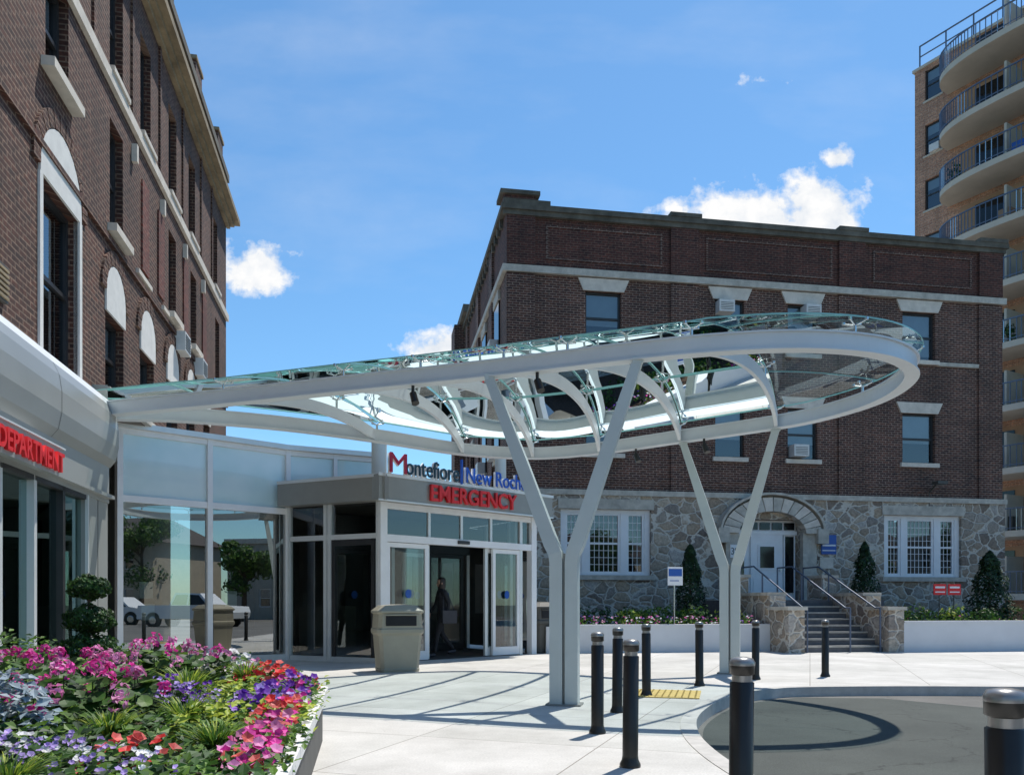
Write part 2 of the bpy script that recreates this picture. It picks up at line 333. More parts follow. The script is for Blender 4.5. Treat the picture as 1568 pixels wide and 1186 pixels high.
for cx,cy,rx,ryu,ryd,amp in [(-.313,.40,.05,.05,.03,1),(.28,.455,.11,.05,.022,1.05),(.38,.475,.06,.05,.03,1),(.36,.44,.08,.03,.02,1.05),(.40,.545,.022,.022,.016,.9),(-.085,.31,.05,.03,.03,1),(.315,.64,.07,.02,.02,.42)]:
    du=mth('DIVIDE',mth('SUBTRACT',u,cx),rx); dv0=mth('SUBTRACT',v,cy)
    dv=mth('ADD',mth('DIVIDE',mth('MAXIMUM',dv0,0),ryu),mth('DIVIDE',mth('MINIMUM',dv0,0),ryd))
    dist=mth('SQRT',mth('ADD',mth('MULTIPLY',du,du),mth('MULTIPLY',dv,dv)))
    val=mth('SUBTRACT',amp,dist)
    res=val if res is None else mth('MAXIMUM',res,val)
mask=mth('MULTIPLY',mth('ADD',res,nn),2.2,clamp=True)
mask=mth('MULTIPLY',mask,mth('MULTIPLY',mth('ADD',res,.75),3,clamp=True),clamp=True)
mc=N(nt,'ShaderNodeMapping'); mc.inputs['Scale'].default_value=(.9,2.6,1); mc.inputs['Rotation'].default_value=(0,0,.3); nt.links.new(cv.outputs[0],mc.inputs[0])
ci=noise(nt,mc.outputs[0],2.2,6,.55); cir=mth('MULTIPLY',mth('SUBTRACT',ci.outputs[0],.5),.9,clamp=True)
tot=mth('MAXIMUM',mask,mth('MULTIPLY',cir,.7))
front=mth('MULTIPLY',sp.outputs[1],8,clamp=True); tot=mth('MULTIPLY',tot,front)
shade=ramp(nt,nz.outputs[0],[(.3,(.74,.8,.88)),(.6,(1,1,1))])
bg2=N(nt,'ShaderNodeBackground'); nt.links.new(shade.outputs[0],bg2.inputs[0]); bg2.inputs[1].default_value=1.0
mx=N(nt,'ShaderNodeMixShader'); nt.links.new(tot,mx.inputs[0]); nt.links.new(bg.outputs[0],mx.inputs[1]); nt.links.new(bg2.outputs[0],mx.inputs[2]); nt.links.new(mx.outputs[0],out.inputs[0])

# ---------------------------------------------------------------- ground
g=MB(); g.quad((-600,-600,-.14),(600,-600,-.14),(600,600,-.14),(-600,600,-.14),'earth'); g.obj('ground')
g=MB(); g.quad((-60,-70,-.126),(62,-70,-.126),(62,30,-.126),(-60,30,-.126),'asph'); g.obj('asphalt_road')
edge=[(2.2,-20),(2.2,0),(1.9,2.4),(1.6,4.3),(1.46,5.6),(1.45,6.6),(1.55,7.5),(1.8,8.5),(2.3,9.7),(2.85,10.6),(3.4,11.1),(4.1,11.4),(6,11.5),(9,11.2),(14,10.6),(40,8)]
def cat(pts,n=8,closed=False):
    P=[Vector(p) for p in pts]; o=[]; m=len(P)
    for i in range(m if closed else m-1):
        p0=P[(i-1)%m] if closed or i>0 else P[i]; p1=P[i]; p2=P[(i+1)%m]; p3=P[(i+2)%m] if closed or i<m-2 else p2
        for j in range(n):
            t=j/n; o.append(.5*((2*p1)+(-p0+p2)*t+(2*p0-5*p1+4*p2-p3)*t*t+(-p0+3*p1-3*p2+p3)*t**3))
    if not closed: o.append(P[-1])
    return o
ed=cat(edge,5)
poly=[(p.x,p.y) for p in ed]+[(40,60),(-40,60),(-40,-20)]
g=MB(); g.prism(poly,-.2,0,'side'); g.obj('sidewalk')
g=MB(); pth=[Vector((p.x,p.y,-.06)) for p in ed]
off=[]
for i,p in enumerate(pth):
    a=pth[max(0,i-1)];b=pth[min(len(pth)-1,i+1)];t=(b-a).normalized(); off.append(p+Vector((t.y,-t.x,0))*.075)
g.sweep(off,.15,.132,'kerbm'); g.obj('kerb')
g=MB()
pp=cat([(1.66,6.0),(1.68,6.9),(1.78,7.6),(2.05,8.6),(2.6,9.8),(3.2,10.6),(3.9,11.1)],4)
g.add([(p.x,p.y,-.122) for p in pp]+[(5.0,11.0,-.122),(6.1,9.6,-.122),(4.1,5.4,-.122),(2.4,5.75,-.122)],[tuple(range(len(pp)+4))],'asph2'); g.obj('asphalt_patch')
g=MB()
Mx=Matrix.Translation((1.95,10.45,0))@Matrix.Rotation(-.25,4,'Z'); g.M=Mx
g.box(-.45,.45,-.5,.4,.002,.012,'yel')
for i in range(11):
    for j in range(11): g.cyl((-.4+i*.08,-.45+j*.08,.012),(-.4+i*.08,-.45+j*.08,.02),.014,.01,6,'yel')
g.obj('tactile_paving')
g=MB(); g.cyl((12.0,15.5,.0),(12.0,15.5,.006),.9,.9,30,'soil'); g.obj('tree_pit')

# ---------------------------------------------------------------- LEFT BRICK BUILDING
aL=math.atan2(.984,-.176)
bl=empty('brick_hospital_building',(-4.0,0,0),aL)
b=MB()
arch=[(12.72,13.68),(14.67,15.63),(16.62,17.58),(18.45,19.35),(20.4,21.2),(7.0,8.0),(3.6,4.6),(.5,1.5)]
holes=[]
for a,c in arch: holes.append((a,c,4.46,5.66))
holes.append((10.2,11.5,4.25,6.44))
f2=[(12.95,13.65),(16.8,17.45),(18.9,19.55),(22.0,22.6),(7.2,8.0),(4,4.8)]
f3=[(14.7,15.4),(16.8,17.5),(18.7,19.4),(21.7,22.3),(12.95,13.65),(7.2,8.0)]
for a,c in f2: holes.append((a,c,7.05,8.75))
holes.append((10.35,11.15,7.9,9.2))
for a,c in f3: holes.append((a,c,9.5,11.3))
up=[h for h in holes]
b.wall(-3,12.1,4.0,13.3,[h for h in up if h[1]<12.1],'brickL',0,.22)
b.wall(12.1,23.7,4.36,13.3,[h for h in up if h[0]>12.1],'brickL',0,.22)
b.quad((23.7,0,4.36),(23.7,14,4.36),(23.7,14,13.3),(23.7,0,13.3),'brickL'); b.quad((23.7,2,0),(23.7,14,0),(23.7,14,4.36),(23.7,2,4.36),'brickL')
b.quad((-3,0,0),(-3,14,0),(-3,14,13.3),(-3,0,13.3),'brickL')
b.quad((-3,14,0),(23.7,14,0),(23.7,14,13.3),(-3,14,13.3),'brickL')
b.quad((-3,0,13.2),(23.7,0,13.2),(23.7,14,13.2),(-3,14,13.2),'coping')
b.quad((12.1,0,4.36),(23.7,0,4.36),(23.7,14,4.36),(12.1,14,4.36),'intw')
for x in (12.1,14.1,16.0,18.0,20.0,21.4): b.box(x,x+.12,-.035,0,9.42,11.95,'brickL')
for x in (14.75,15.9,18.1,20.2): b.box(x,x+.45,-.03,0,7.1,8.7,'brickRed')
b.box(-3,23.74,-.05,0,6.75,6.83,'brickL')
for i in range(9): b.box(1+i*2.6,1+i*2.6+1.2,-.04,0,12.35,12.95,'brickRed')
b.obj('walls',bl)
b=MB()
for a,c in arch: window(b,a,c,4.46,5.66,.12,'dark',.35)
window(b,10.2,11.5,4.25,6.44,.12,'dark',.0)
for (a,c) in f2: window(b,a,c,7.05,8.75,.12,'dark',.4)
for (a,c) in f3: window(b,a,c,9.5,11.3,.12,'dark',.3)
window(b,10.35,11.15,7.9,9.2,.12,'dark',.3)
b.obj('windows',bl)
b=MB()
def archpanel(mb,x0,x1,zs,zt,k,rk):
    cx=(x0+x1)/2; r=(x1-x0)/2; zc=zt-r; n=16
    pts=[(x0,-.03,zs),(x1,-.03,zs)]+[(cx+r*math.cos(math.pi*i/n),-.03,zc+r*math.sin(math.pi*i/n)) for i in range(n+1)]
    mb.add(pts,[tuple(range(len(pts)))],k)
    pb=[(p[0],0,p[2]) for p in pts]; m=len(pts)
    mb.add(pts+pb,[(i,m+i,m+(i+1)%m,(i+1)%m) for i in range(m)],k)
    nb=int(r*math.pi/.085)
    for i in range(nb):
        t0=math.pi*(i+.07)/nb; t1=math.pi*(i+.93)/nb; q=[]
        for (rr,t) in ((r+.012,t0),(r+.23,t0),(r+.23,t1),(r+.012,t1)): q.append((cx+rr*math.cos(t),zc+rr*math.sin(t)))
        yv=-.034-.004*(i%2)
        pp=[(a,yv,z) for a,z in q]+[(a,0,z) for a,z in q]
        mb.add(pp,[(0,1,2,3),(0,4,5,1),(1,5,6,2),(2,6,7,3),(3,7,4,0)],rk)
for a,c in arch: archpanel(b,a-.02,c+.02,5.66,6.47,'archw','brickL')
archpanel(b,10.12,11.58,6.44,7.25,'archw','brickL')
for xx in (10.1,11.5): b.box(xx,xx+.1,-.03,.05,4.25,6.44,'archw')
for a,c in arch: b.box(a-.1,c+.1,-.1,.1,4.37,4.46,'lime')
for a,c in f2: b.box(a-.12,c+.12,-.14,.1,6.93,7.05,'belt')
b.box(10.2,11.3,-.16,.1,7.78,7.9,'belt')
for a,c in f3: b.box(a-.1,c+.1,-.1,.1,9.42,9.5,'belt')
b.box(-3,23.76,-.07,-.001,9.22,9.4,'belt')
for x in (14.15,16.1,18.1,20.1): b.box(x,x+.1,-.09,0,8.7,9.0,'belt')
for x in (14.4,16.2,18.2): b.box(x,x+.9,-.06,0,6.9,6.98,'belt')
for (d,z0,z1) in ((.1,11.9,12.0),(.2,12.0,12.1),(.34,12.1,12.24)): b.box(-3,23.7+d,-d,0,z0,z1,'cornice')
b.box(-3,23.78,-.08,.25,13.2,13.4,'coping')
for i in range(8): b.box(1.8+i*2.9,2.5+i*2.9,-.06,.2,13.401,13.75,'brickL')
for i in range(8): b.box(1.75+i*2.9,2.55+i*2.9,-.09,.23,13.751,13.83,'cornice')
b.obj('trim',bl)
b=MB()
for x in (17.3,19.2):
    b.box(x,x+.55,-.22,.0,6.45,6.85,'ac')
    for j in range(6): b.box(x+.04,x+.51,-.23,-.22,6.5+j*.055,6.52+j*.055,'dgrey')
b.box(8.7,9.15,-.05,0,4.45,4.85,'dgrey')
for j in range(6): b.box(8.72,9.13,-.07,-.05,4.48+j*.06,4.51+j*.06,'cornice')
b.obj('ac_units',bl)
# ---- ground floor metal + glass storefront
b=MB()
X1=12.15
b.box(-3,X1,-.22,.0,2.62,3.15,'panel')
prof=[(-.22,3.15),(-.3,3.25),(-.34,3.45),(-.34,3.7),(-.31,3.9),(-.24,4.05),(-.2,4.15)]
for i in range(len(prof)-1):
    a,c=prof[i],prof[i+1]; b.quad((-3,a[0],a[1]),(X1+.05,a[0],a[1]),(X1+.05,c[0],c[1]),(-3,c[0],c[1]),'white' if i>4 else 'panel')
b.quad((-3,-.2,4.15),(X1+.05,-.2,4.15),(X1+.05,0,4.2),(-3,0,4.2),'white')
b.add([(X1+.05,p[0],p[1]) for p in prof]+[(X1+.05,0,4.2),(X1+.05,0,3.15)],[tuple(range(len(prof)+2))],'panel')
for x in (4.9,7.4,9.9):
    for i in range(5):
        a,c=prof[i],prof[i+1]; b.quad((x,a[0]-.002,a[1]),(x+.012,a[0]-.002,a[1]),(x+.012,c[0]-.002,c[1]),(x,c[0]-.002,c[1]),'dgrey')
b.box(-3,X1,-.3,-.22,2.68,2.73,'panel')
b.box(11.2,X1,-.2,.0,0,2.62,'panel'); b.box(11.17,11.21,-.24,-.2,0,2.62,'alu'); b.box(11.7,11.712,-.204,-.2,0,2.62,'dgrey')
b.box(X1-.002,X1+.003,-.2,2.9,0,4.36,'panel')
b.box(-3,11.2,-.2,0,0,.35,'panel')
for x in (-1,1.2,3.4,5.5,7.5,8.5,9.4,10.3): b.box(x,x+.08,-.22,-.08,.35,2.62,'alu' if x!=10.3 else 'dark')
b.box(-3,11.2,-.22,-.1,2.56,2.619,'dark')
b.quad((-3,-.14,.35),(11.2,-.14,.35),(11.2,-.14,2.6),(-3,-.14,2.6),'gteal')
b.quad((-3,1.6,.0),(11.2,1.6,.0),(11.2,1.6,2.7),(-3,1.6,2.7),'intw'); b.quad((-3,0,.36),(11.2,0,.36),(11.2,1.6,.36),(-3,1.6,.36),'int')
b.quad((-3,0,2.61),(11.2,0,2.61),(11.2,1.6,2.61),(-3,1.6,2.61),'int')
b.obj('storefront',bl)
b=MB(); b.box(5.4,9.78,-.4,-.32,2.64,2.97,'panel'); b.box(5.4,9.8,-.42,-.3,2.971,2.99,'alu'); b.obj('sign_box',bl)
text('sign_letters','DEPARTMENT',.31,'red',bl,(7.93,-.42,2.69),0,1.76,.02,.006)
text('sign_letters_b','EMERGENCY',.31,'red',bl,(6.0,-.42,2.69),0,1.7,.02,.006)

# ---------------------------------------------------------------- LOBBY GLAZING + VESTIBULE
lob=empty('entrance_vestibule')
G0=Vector((-7.02,14.6,0)); A=Vector((-4.62,16.8,0)); A2=Vector((-2.85,17.7,0)); B=Vector((-2.54,15.8,0)); C=Vector((.51,18.8,0))
def fm(p,q):
    d=(q-p); L_=d.length; d.normalize(); an=math.atan2(d.y,d.x)
    return Matrix.Translation(p)@Matrix.Rotation(an,4,'Z'),L_
b=MB(); b.M,Lg=fm(G0,A)
xs=[0,Lg*.5,Lg]
for i,x in enumerate(xs): b.box(x-.05,x+.05,-.05,.1,0,4.3,'white')
for a,c in ((xs[0]+.05,xs[1]-.05),(xs[1]+.05,xs[2]-.05)):
    b.box(a,c,-.03,.08,.0,.12,'alu'); b.box(a,c,-.03,.08,2.98,3.1,'white'); b.box(a,c,-.03,.08,4.2,4.3,'white')
    b.quad((a,.02,.12),(c,.02,.12),(c,.02,2.98),(a,.02,2.98),'gstore')
    b.quad((a,.02,3.1),(c,.02,3.1),(c,.02,4.2),(a,.02,4.2),'spandrel')
for (x,z) in ((.35,1.25),(.38,.85),(1.95,1.1)): b.box(x,x+.24,.03,.035,z,z+.3,'white')
b.box(-.3,Lg+.05,-.12,.12,4.301,4.4,'alu')
b.M,Lu=fm(A,A2)
for x in (Lu*.5,Lu): b.box(x-.04,x+.04,-.04,.08,3.55,4.3,'white')
b.quad((0.06,.02,3.6),(Lu,.02,3.6),(Lu,.02,4.2),(0.06,.02,4.2),'spandrel'); b.box(.06,Lu+.04,-.03,.08,4.2,4.3,'white'); b.box(0,Lu+.1,-.12,.12,4.302,4.4,'alu')
b.M,Lq=fm(A2,Vector((-4.3,23.5,0)))
b.quad((0.06,.02,0),(Lq,.02,0),(Lq,.02,4.2),(0.06,.02,4.2),'spandrel'); b.box(0.12,Lq+.04,-.03,.08,4.2,4.3,'white')
b.M=None
b.prism([(G0.x-.2,G0.y+.1),(A.x,A.y+.1),(A2.x,A2.y+.1),(-4.3,23.6),(-8.3,22)],4.305,4.355,'fascia')
b.obj('lobby_glazing',lob)
b=MB()
b.prism([(-8.1,14.6),(-6.95,14.7),(-4.62,16.85),(-2.54,15.85),(.45,18.8),(-1.2,21.2),(-8.4,22.5)],.004,.012,'int')
b.quad((-8.6,21.8,0),(-3.2,21.8,0),(-3.2,21.8,4.3),(-8.6,21.8,4.3),'intw'); b.quad((-7.6,14.4,0),(-9.2,22,0),(-9.2,22,4.3),(-7.6,14.4,4.3),'intw')
b.box(-6.8,-5.2,19.5,19.9,0,2.6,'int'); b.cyl((-5.6,18.4,0),(-5.6,18.4,4.3),.2,.2,16,'intw')
b.box(-4.9,-3.6,18.8,19.3,0,1.1,'intw')
b.obj('interior',lob)
b=MB()
roofp=[(A.x+.05,A.y),(B.x,B.y),(C.x,C.y),(-1.15,21.2),(-3.6,20.5)]
b.prism(roofp,3.12,3.55,'int')
b.M,L1=fm(A,B); b.box(0,L1+.3,-.3,0.02,3.12,3.6,'fascia'); b.box(0,L1+.32,-.32,-.3,3.56,3.62,'alu')
for x in (.05,1.0,1.1,L1-.04): b.box(x-.04,x+.04,-.05,.06,0,3.12,'alu')
b.box(0.1,L1,-.04,.05,2.42,2.52,'alu'); b.box(.1,L1,-.04,.05,0,.1,'alu')
b.quad((.1,0,.1),(L1,0,.1),(L1,0,3.1),(.1,0,3.1),'gdoor')
b.box(1.15,1.22,-.03,.03,.1,2.42,'dark'); b.box(2.1,2.17,-.03,.03,.1,2.42,'dark'); b.box(1.2,2.1,-.03,.03,2.3,2.41,'dark')
b.M,L2=fm(B,C)
b.box(-.28,L2+.25,-.34,0.02,3.122,3.602,'fascia'); b.box(-.3,L2+.27,-.36,-.34,3.57,3.63,'alu'); b.box(-.3,L2+.27,-.36,-.34,3.10,3.13,'alu')
b.box(-.06,.1,-.08,.08,0,3.12,'white'); b.box(L2-.16,L2,-.08,.08,0,3.12,'white'); b.box(L2-.5,L2-.42,-.04,.05,0,3.12,'alu')
b.box(.1,L2-.16,-.07,.07,2.36,2.5,'white'); b.box(.1,L2-.16,-.05,.05,3.0,3.12,'white')
for x in (1.18,2.05,2.9): b.box(x-.03,x+.03,-.03,.04,2.5,3.0,'alu')
b.quad((.1,.0,2.5),(L2-.16,0,2.5),(L2-.16,0,3.0),(.1,0,3.0),'gdoor')
def leaf(x0,x1,y,fk='alu',z1=2.35):
    b.box(x0,x0+.08,y-.03,y+.03,.02,z1,fk); b.box(x1-.08,x1,y-.03,y+.03,.02,z1,fk); b.box(x0+.08,x1-.08,y-.03,y+.03,z1-.09,z1,fk); b.box(x0+.08,x1-.08,y-.03,y+.03,.02,.2,fk)
    b.quad((x0+.08,y,.2),(x1-.08,y,.2),(x1-.08,y,z1-.09),(x0+.08,y,z1-.09),'gdoor')
    b.cyl(((x0+x1)/2-.001,y-.04,1.35),((x0+x1)/2,y-.045,1.35),.09,.09,16,'signblue')
leaf(.12,1.15,0,'white'); leaf(.3,1.25,.09); leaf(2.95,3.78,0,'white'); leaf(2.8,3.65,.09)
b.box(1.9,2.2,-.12,-.07,2.4,2.47,'dark')
leaf(.4,1.4,2.3,'dark'); leaf(3.0,4.1,2.3,'dark'); leaf(2.3,3.1,2.36,'alu'); b.box(.1,4.3,2.26,2.4,2.36,3.1,'dark')
b.box(3.95,4.1,.3,.42,0,3.1,'alu'); b.box(2.6,2.75,2.6,2.75,0,3.1,'white')
b.M,L3=fm(C,Vector((-1.15,21.2,0)))
for x in (.0,1.0,2.0,L3): b.box(x-.03,x+.03,-.04,.04,0,3.1,'alu')
b.quad((0,0,0.1),(L3,0,.1),(L3,0,3.1),(0,0,3.1),'gdoor')
b.M,L4=fm(Vector((-3.75,20.6,0)),Vector((-1.1,21.25,0)))
b.wall(0,L4,0,3.12,[(.35,.95,.1,2.2),(1.5,2.3,.9,2.2)],'int',0,.1)
b.quad((.3,.5,0),(L4,.5,0),(L4,.5,2.4),(.3,.5,2.4),'intw')
b.M,L5=fm(Vector((-3.75,20.6,0)),Vector((-4.3,17.4,0)))
b.quad((0,0,0),(L5*.55,0,0),(L5*.55,0,3.1),(0,0,3.1),'intw')
b.M=None
b.cyl((-2.62,16.1,3.55),(-2.62,16.1,4.5),.15,.15,20,'steelg'); b.cyl((-.25,18.0,3.55),(-.25,18.0,4.4),.12,.12,20,'steelg')
b.obj('vestibule',lob)
Mb,_=fm(B,C); an=math.atan2(3.0,3.05)
def bc(x,y,z): return Mb@Vector((x,y,z))
text('emergency_letters','EMERGENCY',.45,'red',lob,bc(.9,-.38,3.2),an,2.4,.03,.008)
# coloured letters; larger white copies behind paint in their lit halo outline
for nm,body,sz,k,x,wd_ in (('name_m','M',.56,'mred',-.12,.4),('name_montefiore','ontefiore',.47,'teal',.3,1.34),('name_new_rochelle','New Rochelle',.46,'blue',1.83,2.1)):
    text(nm,body,sz,k,lob,bc(x,-.40,3.645),an,wd_,.012)
    o=text(nm+'_painted_halo',body,sz*1.0,'white',lob,bc(x-.018,-.36,3.628),an,wd_+.036,.02,.014 if k!='mred' else 0.0)
bb=MB(Mb); bb.box(1.72,1.75,-.41,-.36,3.6,4.1,'blue'); bb.box(-.2,L2+.2,-.37,-.34,3.6,3.625,'alu'); bb.obj('name_divider',lob)

# ---------------------------------------------------------------- CANOPY
can=empty('glass_entrance_canopy')
zr=4.0
ring=[(-6.2,12.12),(-4.0,11.32),(-2.25,10.67),(-.27,9.95),(1.42,9.25),(2.5,8.93),(3.35,8.88),(4.15,9.12),(4.75,9.7),(5.0,10.5),(4.97,11.35),(4.65,12.2),(4.15,12.85),(2.87,13.95),(1.6,15.0),(.4,15.5),(-.9,15.1),(-2.3,13.9),(-3.6,12.95),(-5.0,12.35)]
rc=cat([(x,y,zr) for x,y in ring],6,True)
b=MB(); b.sweep(rc,.11,.17,'steel',True); b.sweep([p+Vector((0,0,.094)) for p in rc],.17,.018,'steel',True); b.sweep([p+Vector((0,0,-.094)) for p in rc],.17,.018,'steel',True)
b.obj('ring_beam',can)
ribs=[((-4.0,11.32),(-2.3,13.9)),((-2.2,10.65),(-.9,15.08)),((-1.15,10.28),(.4,15.48)),((-.1,9.88),(1.6,14.98)),((.65,9.56),(2.87,13.93)),((1.99,9.05),(4.15,12.82))]
b=MB(); zg=4.25
def archz(v,wd): return .07*wd*4*v*(1-v)
def plan(f,k,v):
    f=Vector(f[:2]);k=Vector(k[:2]); d=k-f; n_=Vector((d.y,-d.x)).normalized(); p=f.lerp(k,v)+n_*(.04*d.length*4*v*(1-v)); return p
for (f,k) in ribs:
    wd=(Vector(f)-Vector(k)).length; P=[]
    for i in range(25):
        t=i/24; q=plan(f,k,t); P.append(Vector((q.x,q.y,zr-.01+archz(t,wd)*.9)))
    b.sweep(P,.055,.17,'steel')
b.obj('ribs',can)
st=[((-6.3,12.05),(-6.2,12.3)),((-5.0,11.6),(-4.7,12.5))]+ribs
def ex(f,k,o,o2=.05):
    f=Vector(f);k=Vector(k);d=(f-k).normalized(); return f+d*o,k-d*o2
gl=MB(); fit=MB(); ege=MB()
def gp(i,t,v):
    f0,k0=ex(*st[i],.12); f1,k1=ex(*st[i+1],.12)
    a=plan(f0,k0,v) if i>=2 else f0.lerp(k0,v); c=plan(f1,k1,v) if i>=1 else f1.lerp(k1,v); p=a.lerp(c,t)
    wd=(f0-k0).length*(1-t)+(f1-k1).length*t
    return Vector((p.x,p.y,zg+archz(v,wd)))
for i in range(len(st)-1):
    rows=1 if i<2 else (2 if i<3 else 3)
    for r in range(rows):
        v0=r/rows+.003; v1=(r+1)/rows-.003; nseg=5; pts=[]
        for a in range(nseg+1):
            for t in (.008,.992): pts.append(gp(i,t,v0+(v1-v0)*a/nseg))
        gl.add(pts,[(2*a,2*a+1,2*a+3,2*a+2) for a in range(nseg)],'gcan',True)
        for t in (.008,.992): ege.sweep([gp(i,t,v0+(v1-v0)*a/nseg)-Vector((0,0,.008)) for a in range(nseg+1)],.005,.01,'gedge')
        for vv in (v0,v1): ege.sweep([gp(i,t,vv)-Vector((0,0,.008)) for t in (.008,.5,.992)],.005,.013,'gedge')
f=Vector(ribs[-1][0]); k=Vector(ribs[-1][1])
i0=min(range(len(rc)),key=lambda i:(rc[i].xy-f).length); i1=min(range(len(rc)),key=lambda i:(rc[i].xy-k).length)
cen=Vector((3.0,10.9)); seg=[rc[i].xy for i in range(i0+1,i1)]
nose=[gp(len(st)-2,1.0,0)]+[Vector((p.x,p.y,zg+.02))+Vector(((p-cen).normalized().x,(p-cen).normalized().y,0))*.12 for p in seg]+[gp(len(st)-2,1.0,1)]
nn_=len(nose)-1; chord=[gp(len(st)-2,1.0,j/nn_) for j in range(nn_+1)]
rowsN=4; strips=[]
for q in range(rowsN+1):
    s_=q/rowsN; strips.append([chord[j].lerp(nose[j],s_)+Vector((0,0,.2*s_*(1-s_)*math.sin(math.pi*j/nn_))) for j in range(nn_+1)])
for q in range(rowsN):
    pts=strips[q]+strips[q+1]; n1_=nn_+1
    gl.add(pts,[(j,j+1,n1_+j+1,n1_+j) for j in range(nn_)],'gcan',True)
ege.sweep([p-Vector((0,0,.01)) for p in nose],.006,.016,'gedge')
for j in (nn_//4,nn_//2,3*nn_//4): ege.sweep([strips[q][j]-Vector((0,0,.008)) for q in range(rowsN+1)],.005,.01,'gedge')
gl.obj('glass_panels',can); ege.obj('glass_edges',can)
def spider(px,py,zb,zt):
    fit.cyl((px,py,zb),(px,py,zt-.05),.018,.018,8,'chrome')
    for sx,sy in ((1,1),(1,-1),(-1,1),(-1,-1)):
        fit.cyl((px,py,zt-.05),(px+sx*.09,py+sy*.09,zt-.01),.01,.009,6,'chrome'); fit.cyl((px+sx*.09,py+sy*.09,zt-.015),(px+sx*.09,py+sy*.09,zt+.012),.02,.02,8,'chrome')
for i in range(2,len(st)):
    f,k=st[i]; wd=(Vector(f)-Vector(k)).length
    for v in (.0,.33,.66,1.0):
        q=plan(f,k,v); spider(q.x,q.y,zr+.07+archz(v,wd)*.9,zg-.01+archz(v,wd))
for j in (nn_//4,nn_//2,3*nn_//4): p=seg[min(j,len(seg)-1)]; spider(p.x,p.y,zr+.1,zg)
fit.obj('spider_fittings',can)
b=MB()
def vcol(base,ul,pl,pr,zs):
    base=Vector(base); u_=Vector((ul[0],ul[1],0)).normalized(); nrm=Vector((-u_.y,u_.x,0))
    for sg,top in((-1,pl),(1,pr)):
        c=base+u_*(sg*.088); T=Vector(top)
        P=[c,c+Vector((0,0,zs*.5)),c+Vector((0,0,zs-.1)),c+Vector((0,0,zs))+u_*sg*.012]
        d=(T-P[-1]); P+= [P[-1]+d*.05+u_*sg*.008,P[-1]+d*.5,T]
        n=len(P); pts=[]
        for i,p in enumerate(P):
            t=(P[min(i+1,n-1)]-P[max(i-1,0)]).normalized(); sd_=t.cross(nrm).normalized()
            wd=[.145,.145,.145,.15,.16,.15,.11][i]; dp=.2 if i<5 else .16-.04*(i-5)
            pts+=[p+sd_*wd/2-nrm*dp/2,p+sd_*wd/2+nrm*dp/2,p-sd_*wd/2+nrm*dp/2,p-sd_*wd/2-nrm*dp/2]
        fs=[]
        for i in range(n-1):
            for q in range(4): fs.append((i*4+q,i*4+(q+1)%4,i*4+4+(q+1)%4,i*4+4+q))
        b.add(pts,fs,'steelg')
        b.box(T.x-.06,T.x+.06,T.y-.06,T.y+.06,T.z-.02,T.z+.05,'steelg')
    b.M=Matrix.Translation(base)@Matrix.Rotation(math.atan2(u_.y,u_.x),4,'Z'); b.box(-.012,.012,-.05,.05,.01,zs,'fascia'); b.box(-.2,.2,-.14,.14,.001,.02,'fascia'); b.M=None
vcol((.6,9.3,0),(.93,-.2),(-.27,9.93,3.88),(1.42,9.25,3.88),1.72)
vcol((3.59,13.45,0),(.9,-.3),(2.92,13.92,3.88),(4.15,12.85,3.88),1.78)
b.obj('columns',can)
b=MB()
for (x,y) in ((-1.25,10.3),(.3,9.7),(3.2,13.6),(2.2,14.5)):
    b.cyl((x,y,3.9),(x,y,3.8),.02,.02,8,'black'); b.cyl((x,y,3.8),(x+.04,y-.06,3.66),.045,.05,12,'black')
b.obj('spotlights',can)

# ---------------------------------------------------------------- CENTER BRICK BUILDING
aC=math.atan2(.166,.986)
bc_=empty('brick_apartment_building',(-.17,24,0),aC)
b=MB()
W=16.4; wx=[(2.4,3.5),(6.5,7.45),(8.9,9.9),(12.85,14.0)]
hol=[]
for a,c in wx: hol.append((a,c,8.95,10.5)); hol.append((a,c,5.65,7.25))
b.wall(0,W,4.5,11.0,hol,'brickC',0,.2)
b.wall(0,W,11.0,12.7,[],'brickP',0,.2)
sth=[(1.61,4.4,2.0,3.97),(7.14,9.25,1.25,3.75),(12.12,14.86,2.0,3.97)]
b.wall(-.05,W+.05,0,4.38,sth,'rubble',-.12,.34)
b.quad((-.05,-.12,0),(-.05,12,0),(-.05,12,4.38),(-.05,-.12,4.38),'rubble'); b.quad((W+.05,-.12,0),(W+.05,12,0),(W+.05,12,4.38),(W+.05,-.12,4.38),'rubble')
b.quad((W,0,4.5),(W,12,4.5),(W,12,12.7),(W,0,12.7),'brickC')
b.quad((0,0,4.4),(0,12,4.4),(0,12,11.0),(0,0,11.0),'brickC'); b.quad((0,0,11.0),(0,12,11),(0,12,12.7),(0,0,12.7),'brickP')
b.quad((0,12,0),(W,12,0),(W,12,12.7),(0,12,12.7),'brickC'); b.quad((0,0,12.5),(W,0,12.5),(W,12,12.5),(0,12,12.5),'coping')
for a,c in ((0.001,.85),(5.05,5.95),(10.6,11.5),(15.55,W-.001)):
    b.box(a,c,-.07,0,4.55,10.86,'brickC'); b.box(a,c,-.09,0,11.14,12.7,'brickP')
for a,c in ((1.2,4.8),(6.2,10.4),(11.8,15.3)):
    b.box(a,c,-.03,0,12.3,12.36,'brickC'); b.box(a,c,-.03,0,11.35,11.41,'brickC'); b.box(a,a+.06,-.03,0,11.41,12.3,'brickC'); b.box(c-.06,c,-.03,0,11.41,12.3,'brickC')
for z in (4.72,4.86): b.box(.86,5.04,-.02,0,z,z+.06,'brickC'); b.box(5.96,10.59,-.02,0,z,z+.06,'brickC'); b.box(11.51,15.54,-.02,0,z,z+.06,'brickC')
for yb in (2.5,6,9.5): b.box(-.08,0,yb,yb+.7,4.5,12.6,'brickC')
b.box(-.5,0,10.6,12,4.5,12.9,'brickC')
